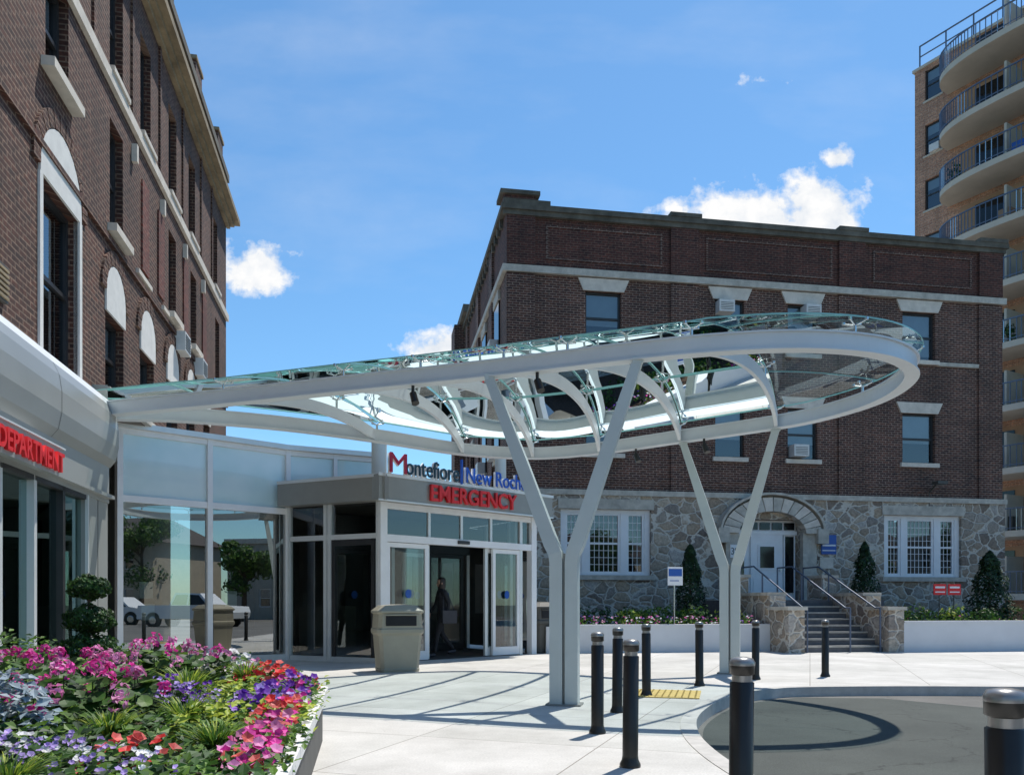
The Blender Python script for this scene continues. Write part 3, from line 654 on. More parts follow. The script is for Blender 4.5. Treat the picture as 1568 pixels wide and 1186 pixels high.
b.obj('walls',bc_)
b=MB()
b.box(-.12,W+.12,-.12,-.001,10.9,11.1,'lime'); b.box(-.12,-.001,-.001,12,10.9,11.1,'lime')
b.box(-.09,W+.09,-.18,-.001,4.38,4.54,'lime'); b.box(-.15,-.051,-.001,12,4.38,4.52,'lime')
b.box(14.1,15.55,-.06,-.001,8.8,8.92,'lime'); b.box(.85,2.3,-.06,-.001,8.8,8.92,'lime')
b.box(-.16,W+.16,-.18,.35,12.7,12.86,'coping'); b.box(-.16,.35,.35,12,12.7,12.86,'coping'); b.box(-.1,W+.1,-.12,-.001,12.56,12.70,'coping')
for a,c in ((5.0,6.0),(10.55,11.55),(15.5,W+.12)): b.box(a,c,-.2,.37,12.861,12.98,'coping')
b.box(-.1,1.3,-.16,.5,12.862,13.0,'coping'); b.box(-.1,.85,-.14,.45,13.0,13.12,'brickP'); b.box(-.2,.98,-.22,.6,13.121,13.24,'coping')
for j in range(20): b.box(-.1,-.0,.6+j*.55,.75+j*.55,12.45,12.7,'coping')
b.box(-.3,.3,9.0,12.0,12.9,13.2,'coping')
for i,(a,c) in enumerate(wx):
    for z in (10.5,7.25):
        z1=z+.365 if z>9 else z+.34
        pts=[(a-.08,-.06,z),(c+.08,-.06,z),(c+.24,-.06,z1),(a-.24,-.06,z1),(a-.08,0,z),(c+.08,0,z),(c+.24,0,z1),(a-.24,0,z1)]
        b.add(pts,[(0,1,2,3),(0,4,5,1),(1,5,6,2),(3,2,6,7),(0,3,7,4)],'belt')
    for z in (8.95,5.65): b.box(a-.1,c+.1,-.1,.06,z-.13,z,'belt')
for a,c,z0,z1 in (sth[0],sth[2]): b.box(a-.1,c+.1,-.22,.05,z0-.14,z0,'lime'); b.box(a-.08,c+.08,-.16,-.119,z1,z1+.3,'lime')
b.obj('trim',bc_)
b=MB()
bf=[.6,.3,.5,.85,.45,.6,.65,.55]
for i,(a,c) in enumerate(wx):
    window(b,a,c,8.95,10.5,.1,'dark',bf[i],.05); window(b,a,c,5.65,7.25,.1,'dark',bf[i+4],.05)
for a,c,z0,z1 in (sth[0],sth[2]):
    Wd=c-a
    for (p,q) in ((.06,.24),(.31,.67),(.74,.94)):
        window(b,a+Wd*p,a+Wd*q,z0+.05,z1-.1,.02,'white',.0,.07,'gwin',True,True)
        nx=3 if q-p<.3 else 6
        for j in range(1,nx): xg=a+Wd*p+.07+(Wd*(q-p)-.14)*j/nx; b.box(xg-.008,xg+.008,.055,.065,z0+.12,z1-.17,'white')
        for j in (1,2,3,5,6,7): zz=z0+.12+(z1-z0-.29)*j/8; b.box(a+Wd*p+.07,a+Wd*q-.07,.054,.066,zz-.007,zz+.007,'white')
    for (p,q) in ((0,.06),(.24,.31),(.67,.74),(.94,1)): b.box(a+Wd*p,a+Wd*q,-.01,.1,z0,z1,'white')
    b.box(a,c,-.012,.1,z1-.1,z1-.001,'white'); b.box(a,c,-.012,.1,z0+.001,z0+.05,'white')
for yb in (1.2,4.2,7.8):
    for z in (8.95,5.65):
        b.box(-.05,-.001,yb,yb+.9,z,z+1.55,'carg'); b.box(-.08,-.0,yb-.1,yb+1.0,z+1.55,z+1.85,'lime'); b.box(-.1,-.0,yb-.1,yb+1.0,z-.12,z,'lime')
        b.box(-.3,-.05,yb+.2,yb+.8,z,z+.4,'ac')
for (x,z) in ((6.52,10.05),(9.38,10.08),(8.97,5.72)):
    b.box(x,x+.5,-.28,.1,z,z+.36,'ac')
    for j in range(5): b.box(x+.05,x+.45,-.286,-.28,z+.06+j*.05,z+.075+j*.05,'dgrey')
b.obj('windows',bc_)
b=MB()
b.box(7.14,9.25,.18,.24,1.25,3.75,'white')
b.box(7.72,8.78,.1,.18,1.25,3.3,'white')
b.box(7.8,8.7,.085,.1,1.4,1.95,'white'); b.box(7.95,8.55,.08,.1,2.2,3.0,'white')
b.box(8.02,8.48,.065,.078,2.27,2.93,'carg')
for a in (7.2,8.86): b.box(a,a+.3,.12,.18,1.5,3.25,'carg'); b.box(a-.04,a,.1,.18,1.25,3.3,'white'); b.box(a+.3,a+.34,.1,.18,1.25,3.3,'white')
b.box(7.14,9.25,.08,.18,3.3,3.42,'white')
for a in range(5): b.box(7.22+a*.41,7.55+a*.41,.12,.185,3.46,3.68,'carg')
b.cyl((8.68,.08,2.2),(8.68,.02,2.2),.03,.03,8,'chrome')
for a,c in ((6.72,7.14),(9.25,9.7)): b.box(a,c,-.3,-.12,1.25,3.35,'lime')
n=14; cx=8.2
for i in range(n):
    t0=math.pi*i/n+.01; t1=math.pi*(i+1)/n-.01; q=[]
    for (rx,rz,t) in ((1.1,.68,t0),(1.62,1.1,t0),(1.62,1.1,t1),(1.1,.68,t1)): q.append((cx+rx*math.cos(t),3.3+rz*math.sin(t)))
    pp=[(a,-.42,z) for a,z in q]+[(a,-.1,z) for a,z in q]
    b.add(pp,[(0,1,2,3),(0,4,5,1),(1,5,6,2),(2,6,7,3),(3,7,4,0)],'belt' if i%2 else 'lime')
P=[Vector((cx+1.7*math.cos(math.pi*i/20),-.28,3.33+1.18*math.sin(math.pi*i/20))) for i in range(21)]
b.sweep(P,.07,.4,'lime',up=Vector((0,1,0)))
b.box(6.4,6.75,-.5,-.12,3.0,3.45,'lime'); b.box(9.65,10.0,-.5,-.12,3.0,3.45,'lime')
b.obj('doorway',bc_)
b=MB()
b.box(6.85,7.1,-.33,-.3,2.55,2.95,'white'); b.box(9.95,10.45,-.16,-.12,2.7,3.3,'signblue'); b.box(9.98,10.42,-.166,-.16,2.95,3.0,'white'); b.box(9.98,10.42,-.166,-.16,2.8,2.83,'white')
b.box(9.9,10.35,-.16,-.12,2.25,2.6,'belt')
b.cyl((13.7,-.12,4.7),(13.7,-.5,4.95),.03,.03,8,'dgrey'); b.box(13.55,13.9,-.75,-.45,4.9,5.0,'dgrey'); b.box(13.69,13.71,-.14,-.12,4.0,4.7,'dgrey')
b.obj('wall_fixtures',bc_)
text('door_number','39',.3,'teal',bc_,(6.86,-.335,2.65),0,.22,.004)
# ---- steps, retaining walls
stp=empty('stone_entry_steps',(-.17,24,0),aC)
b=MB()
b.box(6.05,9.7,-3.7,-.13,0.0,1.25,'step')
for i in range(7):
    z=1.25-(i+1)*1.25/8; y0=-3.7-i*.31
    b.box(6.05,8.2,y0-.31,y0,0,z,'step')
    b.box(6.05,8.2,y0-.325,y0-.31,z-.04,z-.001,'lime')
b.obj('steps',stp)
b=MB()
for a,c in ((5.65,6.05),(8.2,8.6)):
    b.box(a,c,-6.1,-5.2,0,1.0,'rubble'); b.box(a-.05,c+.05,-6.15,-5.15,1.0,1.08,'lime')
    b.box(a,c,-5.2,-3.2,0,1.35,'rubble'); b.box(a-.05,c+.05,-5.15,-3.15,1.35,1.43,'lime')
    b.box(a,c,-3.2,-2.4,0,1.85,'rubble'); b.box(a-.05,c+.05,-3.25,-2.35,1.85,1.93,'lime')
b.obj('cheek_walls',stp)
b=MB()
for s_ in (6.2,7.3,8.08):
    top=Vector((s_,-3.2,2.15)); bt=Vector((s_,-5.75,1.05)); r=.022
    b.cyl(top,bt,r,r,8,'rail'); b.cyl(top,(s_,-2.4,2.15),r,r,8,'rail'); b.cyl(bt,(s_,-5.95,1.05),r,r,8,'rail'); b.cyl((s_,-5.95,1.05),(s_,-5.95,0),r,r,8,'rail')
    b.cyl((s_,-2.4,2.15),(s_,-2.4,1.25),r,r,8,'rail'); b.cyl((s_,-3.7,1.93),(s_,-3.7,1.2),r,r,8,'rail')
b.obj('handrails',stp)
rw=MB(); rw.box(.3,5.65,-5.2,-5.0,-.1,.62,'retw'); rw.box(8.6,30,-6.1,-5.9,-.1,.7,'retw'); rw.box(.1,.3,-5.2,-.2,-.1,.62,'retw')
rw.box(.28,5.64,-5.22,-4.98,.621,.66,'retw'); rw.box(8.61,30.02,-6.12,-5.88,.701,.74,'retw')
o=rw.obj('retaining_wall'); o.location=(-.17,24,0); o.rotation_euler=(0,0,aC)
sb=MB(); sb.box(.3,5.65,-5.0,-.13,-.1,.55,'soil'); sb.box(8.6,30,-5.9,-.13,-.1,.64,'soil'); o=sb.obj('planting_bed_soil'); o.location=(-.17,24,0); o.rotation_euler=(0,0,aC)
MC=Matrix.Translation((-.17,24,0))@Matrix.Rotation(aC,4,'Z')
def conifer(s,y,z0,h,r,n=2600):
    mb=MB()
    for i in range(n):
        t=R()**.75; z=z0+h*t; rr=r*(1-t)**.6*(1+.12*math.sin(t*23+s)); a=U(0,6.28); q=.7+.3*R()
        rr*=1+.14*math.sin(a*5+t*9)
        p=MC@Vector((s+rr*q*math.cos(a),y+rr*q*math.sin(a),z)); leafquad(mb,p,.085,'cone1' if R()<.6 else 'cone2',Vector((math.cos(a),math.sin(a),.8)))
    c0=MC@Vector((s,y,z0-.1)); mb.cyl(c0,c0+Vector((0,0,h*.7)),.05,.02,8,'bark'); mb.obj('arborvitae_tree')
conifer(4.65,-2.6,.55,2.2,.52,3400); conifer(10.1,-2.2,.62,2.3,.52,3200); conifer(13.15,-3.4,.62,2.0,.66,3600)
mb=MB()
for i in range(40):
    left=i<16
    s=U(.8,5.3) if left else U(9,20); y=U(-4.6,-2.2) if left else U(-5.5,-3); z=.6+.2
    c=MC@Vector((s,y,z)); ks=random.choice([['g1','g2','g2'],['g2','g3'],['g3','lime_l','g2'],['g1','g2']])
    r=U(.28,.45); blob(mb,c,(r,r,r*.75),150,.1,ks,.4)
mb.obj('shrub_planting')
mb=MB()
for i in range(420):
    left=i<260; s=U(1.0,5.6) if left else U(9,16); y=-U(4.3,4.9) if left else -U(5.2,5.75); p=MC@Vector((s,y,U(.66,.86)))
    k=random.choice(['mag','pink','pur','wht']) if left else random.choice(['coral','mag','g3','g2','g3'])
    if left or R()<.4: leafquad(mb,p,.075,k,Vector((0,-.6,1)))
    leafquad(mb,p-Vector((0,0,.06)),.1,'g2'); leafquad(mb,p-Vector((0.05,0,.1)),.1,'g3')
mb.obj('bed_flowers')
ps=MB(MC); ps.cyl((3.4,-4.7,.5),(3.4,-4.7,2.0),.02,.02,8,'chrome'); ps.box(3.22,3.6,-4.74,-4.72,1.6,2.05,'white'); ps.box(3.24,3.58,-4.745,-4.74,1.82,2.0,'signblue'); ps.box(3.27,3.5,-4.745,-4.74,1.7,1.72,'signblue'); ps.obj('parking_sign')
ps=MB(MC)
for s in (10.42,10.84): ps.box(s,s+.36,-4.72,-4.7,1.38,1.66,'red'); ps.box(s+.04,s+.32,-4.726,-4.72,1.55,1.6,'white'); ps.box(s+.04,s+.32,-4.726,-4.72,1.44,1.47,'white'); ps.box(s+.17,s+.19,-4.7,-4.68,.5,1.39,'dgrey')
ps.obj('red_notice_sign')

# ---------------------------------------------------------------- TOWER
aT=math.atan2(-.854,.521)
tw=empty('apartment_tower',(22.7,46,0),aT)
b=MB()
b.wall(0,26,0,31.0,[(.6,1.55,z,z+1.7) for z in [29.1-3.05*i for i in range(9)]],'brickT',0,.2)
b.quad((0,0,0),(0,16,0),(0,16,31.0),(0,0,31.0),'brickT'); b.quad((26,0,0),(26,16,0),(26,16,31.0),(26,0,31.0),'brickT'); b.quad((0,16,0),(26,16,0),(26,16,31.0),(0,16,31.0),'brickT')
b.quad((0,0,30.9),(26,0,30.9),(26,16,30.9),(0,16,30.9),'coping'); b.box(-.1,26,-.1,.3,31.0,31.15,'hull')
b.obj('walls',tw)
b=MB(); rl=MB()
for i in range(9):
    z=29.1-3.05*i
    b.box(.5,1.65,-.05,.05,z-.1,z,'hull')
    window(b,.6,1.55,z,z+1.7,.1,'dark',.3,.06); b.box(.95,1.5,-.2,.1,z,z+.4,'ac') if i%2 else None
for i in range(10):
    z=29.1-3.05*i
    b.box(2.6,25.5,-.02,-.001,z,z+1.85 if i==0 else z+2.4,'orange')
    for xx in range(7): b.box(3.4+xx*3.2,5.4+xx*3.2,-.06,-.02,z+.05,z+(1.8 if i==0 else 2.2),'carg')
    for (a,c,dp) in ((1.9,9.6,2.3),(9.8,17.5,2.3),(17.7,25.4,2.3)):
        nseg=20; outl=[]
        for j in range(nseg+1):
            t=math.pi*(1-j/nseg); outl.append(((a+c)/2+(c-a)/2*math.copysign(abs(math.cos(t))**.8,math.cos(t)),-dp*math.sin(t)**.7))
        b.prism(outl[::-1],z-.32,z-.02,'hull')
        P=[Vector((x,y,z+1.05)) for x,y in outl]; rl.sweep(P,.06,.06,'rail'); rl.sweep([p-Vector((0,0,.95)) for p in P],.04,.04,'rail')
        for j in range(nseg):
            for q in range(3):
                p=P[j].lerp(P[j+1],q/3); rl.box(p.x-.018,p.x+.018,p.y-.018,p.y+.018,z-.02,z+1.05,'rail' if (i*3+j)%5 else 'chrome')
        b.box((a+c)/2-.06,(a+c)/2+.06,-1.6,-.02,z,z+1.85,'hull')
        if R()<.7:
            cx_=U(a+1.5,c-1.5); b.box(cx_-.3,cx_+.3,-1.5,-1.0,z,z+.75,random.choice(['dgrey','signblue','archw','orange']))
        if R()<.6:
            cx_=U(a+1.2,c-1.2); blob(b,(cx_,-1.6,z+.6),(.35,.35,.5),60,.2,['g1','g2'],.4)
P=[Vector((x,-.05,32.3)) for x in (0.3,8,16,25.8)]; rl.sweep(P,.06,.06,'rail'); rl.sweep([p-Vector((0,0,.6)) for p in P],.05,.05,'rail')
for j in range(18): rl.box(.3+j*1.5,.36+j*1.5,-.08,-.02,31.15,32.3,'rail')
b.obj('balconies',tw); rl.obj('railings',tw)

# ---------------------------------------------------------------- bollards
def bollard(x,y):
    b=MB(); c=(0,0,0); b.lathe(c,[(.075,0),(.075,.02),(.06,.05),(.056,.08),(.056,.78),(.045,.785),(.045,.81)],'black')
    b.lathe(c,[(.045,.81),(.047,.815),(.057,.82),(.058,.86)],'black'); b.lathe(c,[(.059,.86),(.06,.875),(.05,.893),(.02,.9),(0,.9)],'bolcap'); b.lathe(c,[(.0465,.783),(.0465,.815)],'bolcap')
    o=b.obj('bollard'); o.location=(x,y,0); o.rotation_euler=(U(-.008,.008),U(-.008,.008),U(0,6))
for p in ((.835,5.77),(.76,7.26),(1.115,8.66),(1.68,10.2),(2.63,11.45),(3.7,12.4),(4.95,12.9),(1.08,3.86),(1.47,2.42)): bollard(*p)
# ---------------------------------------------------------------- trash receptacles
def trash(x,y,k,s=1,rz=0):
    e=MB()
    def ringz(w,d,z,c=.06):
        return [(-w+c,-d,z),(w-c,-d,z),(w,-d+c,z),(w,d-c,z),(w-c,d,z),(-w+c,d,z),(-w,d-c,z),(-w,-d+c,z)]
    lv=[(.33,.28,0),(.34,.29,.05),(.33,.28,.06),(.37,.32,.62),(.4,.35,.66),(.4,.35,.72),(.38,.33,.74),(.37,.32,.98),(.40,.35,1.0),(.40,.35,1.03),(.3,.25,1.12),(.1,.08,1.14)]
    pts=[]
    for w_,d_,z in lv: pts+=ringz(w_,d_,z)
    fs=[]
    for i in range(len(lv)-1):
        for q in range(8): fs.append((i*8+q,i*8+(q+1)%8,i*8+8+(q+1)%8,i*8+8+q))
    fs.append(tuple(range((len(lv)-1)*8,len(lv)*8)))
    e.add(pts,fs,k); e.box(-.26,.26,-.345,-.325,.78,.95,'room'); e.box(-.28,.28,-.36,-.345,.95,.975,k)
    o=e.obj('trash_receptacle',None,.012); o.location=(x,y,0); o.rotation_euler=(0,0,rz); o.scale=(s,s,s)
trash(-1.97,14.0,'beige',1,.35); trash(.72,19.3,'dgrey',1.05,.6)

# ---------------------------------------------------------------- PLANTER + FLOWERS
ML=Matrix.Translation((-4,0,0))@Matrix.Rotation(aL,4,'Z')
pl=MB()
ol=[(0.3,-3.63),(6.3,-3.63),(6.65,-3.5),(6.9,-3.2),(7.7,-2.0),(8.2,-.9),(8.35,-.28)]
def inset(pts,o):
    r=[]
    for i,p in enumerate(pts):
        a=Vector(pts[max(0,i-1)]);b_=Vector(pts[min(len(pts)-1,i+1)]);t=(b_-a).normalized(); r.append((p[0]-t.y*o,p[1]+t.x*o))
    return r
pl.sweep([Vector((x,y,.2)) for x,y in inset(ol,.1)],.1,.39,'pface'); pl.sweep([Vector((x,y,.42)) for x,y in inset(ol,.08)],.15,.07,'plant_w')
pin=inset(ol,.14); pl.prism(pin+[(.3,-.28)],.0,.4,'soil')
for i,vv in enumerate(pl.v): pl.v[i]=(ML@Vector(vv))[:]
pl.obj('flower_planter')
MLi=ML.inverted()
def inbed(x,y,mg=0):
    p=MLi@Vector((x,y,0))
    if not(.4<p.x<8.1 and -3.56<p.y<-.4): return False
    if p.x>6.3: return p.y>-3.45+(p.x-6.3)*1.5
    return True
ground_h=.45
gm=MB()
for i in range(19000):
    lx=U(1.0,8.1); ly=U(-3.55,-.4); p=ML@Vector((lx,ly,0))
    if not inbed(p.x,p.y): continue
    t=(ly+3.5)/3.0; h=.05+.27*min(1,max(0,t)*1.1)*(0.75+.5*math.sin(lx*2.7+ly*3))
    z=ground_h+max(.03,h)*R()**.5
    if lx>5.5 and t>.3: z+=.1*R()
    leafquad(gm,(p.x,p.y,z),.06,random.choice(['g1','g2','g2','g3','g3']),Vector((.1,-.3,1)))
gm.obj('planter_foliage')
def petunia(mb,p,r,k):
    d=Vector((U(-.3,.6),U(-1.1,.0),U(.4,1.2))).normalized(); a=d.orthogonal().normalized(); b_=d.cross(a); p=Vector(p); n=10; pts=[p-d*r*.35]
    ph=U(0,6)
    for i in range(n):
        t=ph+2*math.pi*i/n; rr=r*(1.05 if i%2 else .82)*U(.92,1.08); pts.append(p+a*rr*math.cos(t)+b_*rr*math.sin(t)+d*U(-.1,.1)*r)
    mb.add(pts,[(0,1+i,1+(i+1)%n) for i in range(n)],k)
def geranium(mb,p,r,k):
    p=Vector(p)
    for i in range(24):
        d=Vector((random.gauss(0,1),random.gauss(0,1),random.gauss(.4,1))).normalized(); leafquad(mb,p+d*r*U(.75,1),.034,k,d)
def roundleaf(mb,p,r,k):
    d=Vector((U(-.5,.5),U(-.8,.2),U(.5,1.3))).normalized(); a=d.orthogonal().normalized(); b_=d.cross(a); p=Vector(p); n=8
    pts=[p]+[p+a*r*U(.85,1.1)*math.cos(2*math.pi*i/n)+b_*r*U(.85,1.1)*math.sin(2*math.pi*i/n)+d*r*.18 for i in range(n)]
    mb.add(pts,[(0,1+i,1+(i+1)%n) for i in range(n)],k)
def clump(name,kind,cx,cy,rx,ry,z,n,ks,leafks=('g1','g2','g2','g3'),nl=None):
    mb=MB()
    for i in range(n):
        a=U(0,6.28); q=math.sqrt(R()); x=cx+rx*q*math.cos(a); y=cy+ry*q*math.sin(a)
        if not inbed(x,y): continue
        zz=z-.12*q*q+U(-.05,.04); k=random.choice(ks)
        if kind=='pet': petunia(mb,(x,y,zz),U(.022,.034),k)
        elif kind=='ger':
            geranium(mb,(x,y,zz+.03),U(.035,.055),k); mb.cyl((x,y,zz-.16),(x,y,zz),.004,.003,5,'g2',False)
        elif kind=='small':
            for j in range(3): petunia(mb,(x+U(-.03,.03),y+U(-.03,.03),zz+U(-.02,.02)),U(.011,.017),k)
        for j in range(nl or (16 if kind=='ger' else 5)):
            lx=x+U(-.1,.1); ly=y+U(-.1,.1)
            if kind=='ger': roundleaf(mb,(lx,ly,zz-U(.02,.2)),U(.03,.05),random.choice(leafks))
            else: leafquad(mb,(lx,ly,zz-U(.01,.12)),.055,random.choice(leafks),Vector((0,-.2,1)))
    mb.obj(name)
def grass(name,cx,cy,r,h,n,ks,z0=.44):
    mb=MB()
    for i in range(n):
        a=U(0,6.28); d=Vector((math.cos(a),math.sin(a),0)); q=U(.2,1)*r; hh=h*U(.6,1.1); base=Vector((cx,cy,z0))+d*.04; w=Vector((-d.y,d.x,0))*U(.003,.006)
        pts=[]
        for t in (0,.3,.6,.85,1):
            p=base+d*q*t**1.5+Vector((0,0,hh*(t*1.6-.75*t*t))); ww=w*(1-t**2*.95); pts+=[p-ww,p+ww]
        mb.add(pts,[(2*j,2*j+1,2*j+3,2*j+2) for j in range(4)],random.choice(ks))
    mb.obj(name)
clump('geranium_plant','ger',-3.1,5.4,.5,.6,.82,26,['mag','mag','pink'])
clump('geranium_plant','ger',-2.3,4.35,.4,.5,.76,24,['mag','mag','pink'])
clump('geranium_plant','ger',-2.6,5.9,.45,.5,.84,24,['mag','pink'])
clump('geranium_plant','ger',-2.35,3.35,.3,.45,.74,8,['mag'])
clump('impatiens_plant','pet',-2.2,6.35,.26,.25,.76,80,['wht','wht','wht','pink'],('g3','g2'))
clump('petunia_plant','pet',-1.8,6.05,.28,.25,.69,100,['redp','coral','redp'],('g3','g2'))
clump('coleus_plant','none',-1.8,5.3,.26,.35,.66,210,['pink'],('lime_l','lime_l','g3'))
clump('coleus_plant','none',-1.62,4.35,.14,.3,.63,130,['pink'],('lime_l','lime_l','g3'))
clump('petunia_plant','pet',-1.52,4.95,.2,.4,.63,120,['pur','pur','vio'],('g2','g3'))
clump('petunia_plant','pet',-1.55,5.7,.16,.35,.64,100,['pur','pur','mag'],('g3','g2'))
clump('petunia_plant','pet',-1.45,6.3,.2,.25,.6,60,['pur','pur','coral'],('lime_l','g3'))
clump('petunia_plant','pet',-1.1,4.0,.24,.7,.58,270,['mag','pink','mag','coral'],('g3','g2'))
clump('petunia_plant','pet',-1.3,4.6,.18,.35,.6,100,['redp','coral','mag'],('g3','lime_l'))
clump('petunia_plant','pet',-1.32,5.3,.1,.3,.57,60,['mag','wht'],('g3','lime_l'))
clump('begonia_plant','pet',-1.62,3.5,.25,.3,.56,30,['redp','coral'],('g3','g2'))
clump('lobelia_plant','small',-1.95,3.3,.35,.35,.6,90,['vio','vio','wht'],('g1','g2'))
clump('lobelia_plant','small',-2.05,4.9,.3,.3,.68,70,['pur','vio'],('g1','g2'))
clump('lobelia_plant','small',-1.5,3.25,.22,.25,.54,40,['vio','wht'],('g2','g3'))
clump('begonia_plant','pet',-2.5,6.9,.3,.25,.7,26,['mag','pink'],('g2','g3'))
for (x,y,r,h,z0) in ((-1.4,3.85,.2,.15,.46),(-1.95,3.95,.2,.2,.46),(-2.1,5.3,.26,.26,.5),(-1.85,3.0,.18,.14,.46),(-1.95,6.0,.2,.2,.55),(-1.75,4.4,.22,.2,.48)): grass('spider_grass',x,y,r,h,200,['lime_l','g3','g3','g2'],z0)
mb=MB()
for i in range(420):
    a=U(0,6.28);q=math.sqrt(R()); p=(-2.3+.2*q*math.cos(a),3.7+.3*q*math.sin(a),.8-.25*q*q+U(-.12,.06)); leafquad(mb,p,.06,'dusty',Vector((0,-.2,1)))
mb.obj('dusty_miller_plant')
mb=MB(); tx,ty=-3.42,6.6
mb.cyl((tx,ty,.4),(tx,ty,1.3),.018,.012,8,'bark')
for z,r in ((1.28,.14),(1.02,.17),(.78,.2)): blob(mb,(tx,ty,z),(r,r,r*.68),1900,.033,['g1','g2','g2','cone2'],.75)
mb.obj('topiary_shrub')

# ---------------------------------------------------------------- PERSON
def skin_obj(name,V,E,Rd,k,parent,sub=2,root=0):
    me=bpy.data.meshes.new(name); me.from_pydata([Vector(v) for v in V],E,[]); me.materials.append(M[k]); o=bpy.data.objects.new(name,me); scn.collection.objects.link(o); o.parent=parent
    sm=o.modifiers.new('skin','SKIN'); sm.use_smooth_shade=True
    for i,r in enumerate(Rd):
        d=me.skin_vertices[0].data[i]; d.radius=(r,r) if not isinstance(r,tuple) else r; d.use_root=(i==root)
    s2=o.modifiers.new('sub','SUBSURF'); s2.levels=sub; s2.render_levels=sub; return o
pe=empty('walking_woman',(-1.5,17.5,0.012),math.radians(-65))
V=[(0,0,.95),(0,0,1.1),(0,-.01,1.28),(0,-.01,1.4),(0,-.02,1.47),
   (.09,0,.9),(.1,-.14,.52),(.1,-.2,.1),(-.09,0,.9),(-.1,.02,.5),(-.1,.3,.16),
   (.17,-.01,1.38),(.22,.08,1.12),(-.17,-.01,1.38),(-.22,-.06,1.12),(.22,.0,.9),(-.2,-.2,.95)]
E=[(0,1),(1,2),(2,3),(3,4),(0,5),(5,6),(6,7),(0,8),(8,9),(9,10),(3,11),(11,12),(3,13),(13,14),(12,15),(14,16)]
Rd=[(.15,.11),(.125,.095),(.15,.105),(.1,.08),(.05,.05),.095,.065,.042,.095,.065,.042,.055,.045,.055,.045,.034,.034]
skin_obj('body_clothing',V,E,Rd,'cloth',pe)
for sx,wr,dirv in ((1,(.22,.0,.9),(0,-.03,-1)),(-1,(-.2,-.2,.95),(0,-.4,-.9))):
    wv=Vector(wr); d=Vector(dirv).normalized(); side=Vector((0,1,0))
    V=[wv,wv+d*.05]; E=[(0,1)]; Rd=[.022,.03]
    for q in range(4):
        o_=side*(q-1.5)*.02; ln=[.07,.085,.08,.06][q]; i0=len(V); V+=[wv+d*.08+o_,wv+d*(.08+ln*.5)+o_+Vector((-sx*.008,0,0)),wv+d*(.08+ln)+o_+Vector((-sx*.025,0,0))]; E+=[(1,i0),(i0,i0+1),(i0+1,i0+2)]; Rd+=[.011,.009,.008]
    i0=len(V); V+=[wv+d*.04+Vector((0,-.035,0)),wv+d*.08+Vector((-sx*.01,-.05,0))]; E+=[(1,i0),(i0,i0+1)]; Rd+=[.011,.009]
    skin_obj('hand',V,E,Rd,'skin',pe,1)
for x,y,z in ((.1,-.24,.0),(-.1,.3,.06)):
    skin_obj('shoe',[(x,y+.06,z+.06),(x,y-.03,z+.045),(x,y-.15,z+.032)],[(0,1),(1,2)],[.042,.042,.034],'bag',pe,1)
h=MB(); hc=Vector((0,-.03,1.57))
h.cyl((0,-.02,1.42),(0,-.025,1.52),.048,.045,12,'skin',False)
prof=[(.02,-.12),(.052,-.1),(.068,-.06),(.076,0),(.078,.04),(.07,.08),(.045,.11),(0,.125)]
h.lathe(hc,prof,'skin',20); h.cyl(hc+Vector((0,-.07,-.01)),hc+Vector((0,-.1,-.025)),.01,.014,8,'skin')
for sx in (-1,1):
    h.lathe(hc+Vector((sx*.028,-.07,.012)),[(0,-.01),(.009,-.006),(.012,0),(.009,.006),(0,.01)],'hair',10); h.cyl(hc+Vector((sx*.077,.0,-.02)),hc+Vector((sx*.083,.0,.02)),.012,.014,8,'skin')
h.box(-.025,.025,-.075+hc.y,-.068+hc.y,hc.z-.062,hc.z-.052,'mred')
h.obj('head',pe)
h=MB(); h.lathe(hc+Vector((0,.02,0)),[(.05,-.2),(.075,-.14),(.088,-.04),(.09,.04),(.08,.1),(.05,.13),(0,.142)],'hair',20); h.obj('hair',pe)
h=MB(); h.box(.2,.32,-.1,.22,.72,1.0,'bag'); h.cyl((.25,-.06,1.0),(.14,-.02,1.44),.012,.012,6,'bag'); h.cyl((.25,.18,1.0),(.14,.04,1.44),.012,.012,6,'bag'); h.obj('handbag',pe,.02)

# ---------------------------------------------------------------- street behind the camera (seen in the glass)
def car(name,x,y,rz,prof,L_,Wd,wins_,wheels,k='carw'):
    e=empty(name,(x,y,-.126),rz); b=MB(); n=len(prof)
    def wy(z): return Wd/2 if z<.95 else Wd/2-(z-.95)*.28
    pts=[(px_,-wy(z),z) for px_,z in prof]+[(px_,wy(z),z) for px_,z in prof]
    b.add(pts,[tuple(range(n)),tuple(range(n,2*n))[::-1]],k); b.add(pts,[(i,n+i,n+(i+1)%n,(i+1)%n) for i in range(n)],k); b.obj('body',e,.03)
    b=MB()
    for poly_ in wins_:
        m_=len(poly_)
        for sg in (-1,1): b.add([(a,sg*(wy(z)+.012),z) for a,z in poly_],[tuple(range(m_))],'carg')
    for xx in wheels:
        for sg in (-1,1):
            b.cyl((xx,sg*(Wd/2-.22),.36),(xx,sg*(Wd/2+.02),.36),.36,.36,24,'rubber'); b.cyl((xx,sg*(Wd/2+.02),.36),(xx,sg*(Wd/2+.035),.36),.22,.18,16,'chrome')
            b.cyl((xx,sg*(Wd/2-.2),.38),(xx,sg*(Wd/2+.008),.38),.43,.43,24,'room')
    b.obj('windows_and_wheels',e); return e
suv=[(-2.3,.35),(2.3,.35),(2.35,.7),(2.25,.95),(1.3,1.1),(.55,1.68),(-1.6,1.74),(-2.2,1.2),(-2.35,.9)]
car('parked_suv',27,-5.6,math.radians(95),suv,4.7,1.85,[[(1.15,1.1),(.5,1.58),(.1,1.6),(.1,1.1)],[(0,1.1),(0,1.6),(-.8,1.62),(-.8,1.1)],[(-.9,1.1),(-.9,1.62),(-1.5,1.62),(-1.95,1.2)]],(-1.45,1.45))
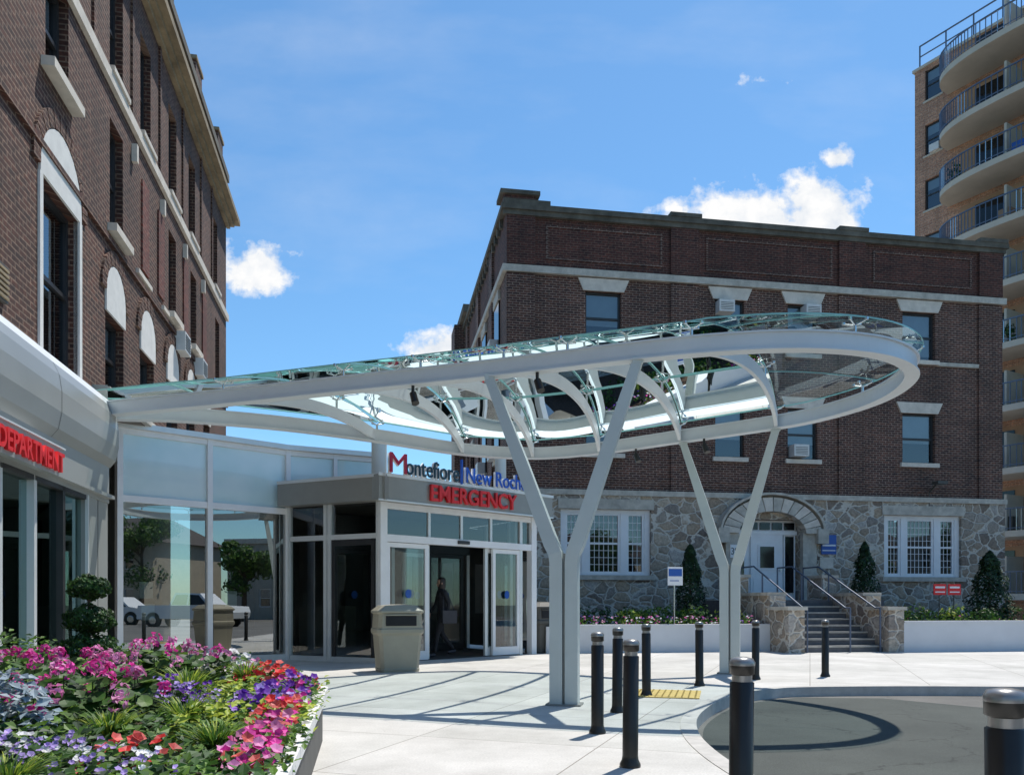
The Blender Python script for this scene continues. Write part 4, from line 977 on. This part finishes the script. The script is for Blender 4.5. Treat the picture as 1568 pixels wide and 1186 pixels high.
pk=[(-2.9,.45),(2.8,.45),(2.88,.8),(2.8,1.12),(1.5,1.2),(.8,1.85),(-.7,1.88),(-.95,1.2),(-2.85,1.18)]
car('pickup_truck',23,1.2,math.radians(95),pk,5.8,1.98,[[(1.3,1.22),(.75,1.75),(.2,1.78),(.2,1.22)],[(.1,1.22),(.1,1.78),(-.6,1.78),(-.8,1.22)]],(-1.9,1.9))
def house(x,y,rz,w_,d_,h_,k,flat=False):
    e=empty('street_house',(x,y,-.126),rz); b=MB()
    hs=[(-w_/2+1+i*2.3,-w_/2+2+i*2.3,1+j*3.0,2.5+j*3.0) for i in range(int((w_-1)/2.3)) for j in range(int(h_/3))]
    b.wall(-w_/2,w_/2,0,h_,hs,k,-d_/2,.15)
    for s_ in (-1,1): b.quad((s_*w_/2,-d_/2,0),(s_*w_/2,d_/2,0),(s_*w_/2,d_/2,h_),(s_*w_/2,-d_/2,h_),k)
    b.quad((-w_/2,d_/2,0),(w_/2,d_/2,0),(w_/2,d_/2,h_),(-w_/2,d_/2,h_),k)
    for q in hs: window(b,*q,-d_/2+.08,'white',.4,.07,'gwin')
    if flat: b.box(-w_/2-.2,w_/2+.2,-d_/2-.2,d_/2+.2,h_,h_+.4,'belt')
    else:
        b.add([(-w_/2-.4,-d_/2-.4,h_),(w_/2+.4,-d_/2-.4,h_),(w_/2+.4,d_/2+.4,h_),(-w_/2-.4,d_/2+.4,h_),(-w_/2+2,0,h_+2.4),(w_/2-2,0,h_+2.4)],[(0,1,5,4),(1,2,5),(2,3,4,5),(3,0,4),(0,3,2,1)],'roof')
    b.obj('shell',e)
house(46,-16,math.radians(-75),12,9,6.2,'siding'); house(48,1,math.radians(-85),14,9,6.2,'siding2',True); house(30,-34,math.radians(-30),14,9,6.2,'siding'); house(8,-32,0,16,9,6.2,'siding2',True); house(-14,-32,0,14,9,6.2,'siding')
def tree(x,y,h_,r):
    b=MB(); base=Vector((x,y,-.13)); pts=[base,base+Vector((.1,0,h_*.25)),base+Vector((-.05,.1,h_*.5)),base+Vector((.1,0,h_*.75))]
    rr=[.24,.19,.14,.06]
    for i in range(3): b.cyl(pts[i],pts[i+1],rr[i],rr[i+1],10,'bark',False)
    for i in range(13):
        a=i*2.4; z=h_*U(.42,.95); q=r*U(.35,.8)*(1.1-abs(z/h_-.62)); c=base+Vector((q*math.cos(a),q*math.sin(a),z)); b.cyl(pts[1].lerp(pts[3],min(1,(z/h_-.35)/.6)),c,.07,.02,6,'bark',False)
        rb=r*U(.3,.48); blob(b,c,(rb,rb,rb*.75),330,.28,['g1','g2','g2','g3'],.3)
    b.obj('street_tree')
tree(40,-11.5,8,3.2); tree(41,5,7,2.8); tree(26,-24,8,3.2); tree(36,-1.5,6,2.2); tree(-6,-24,9,3.5)
tree(30,33,7,3); tree(36,36,8,3.2)
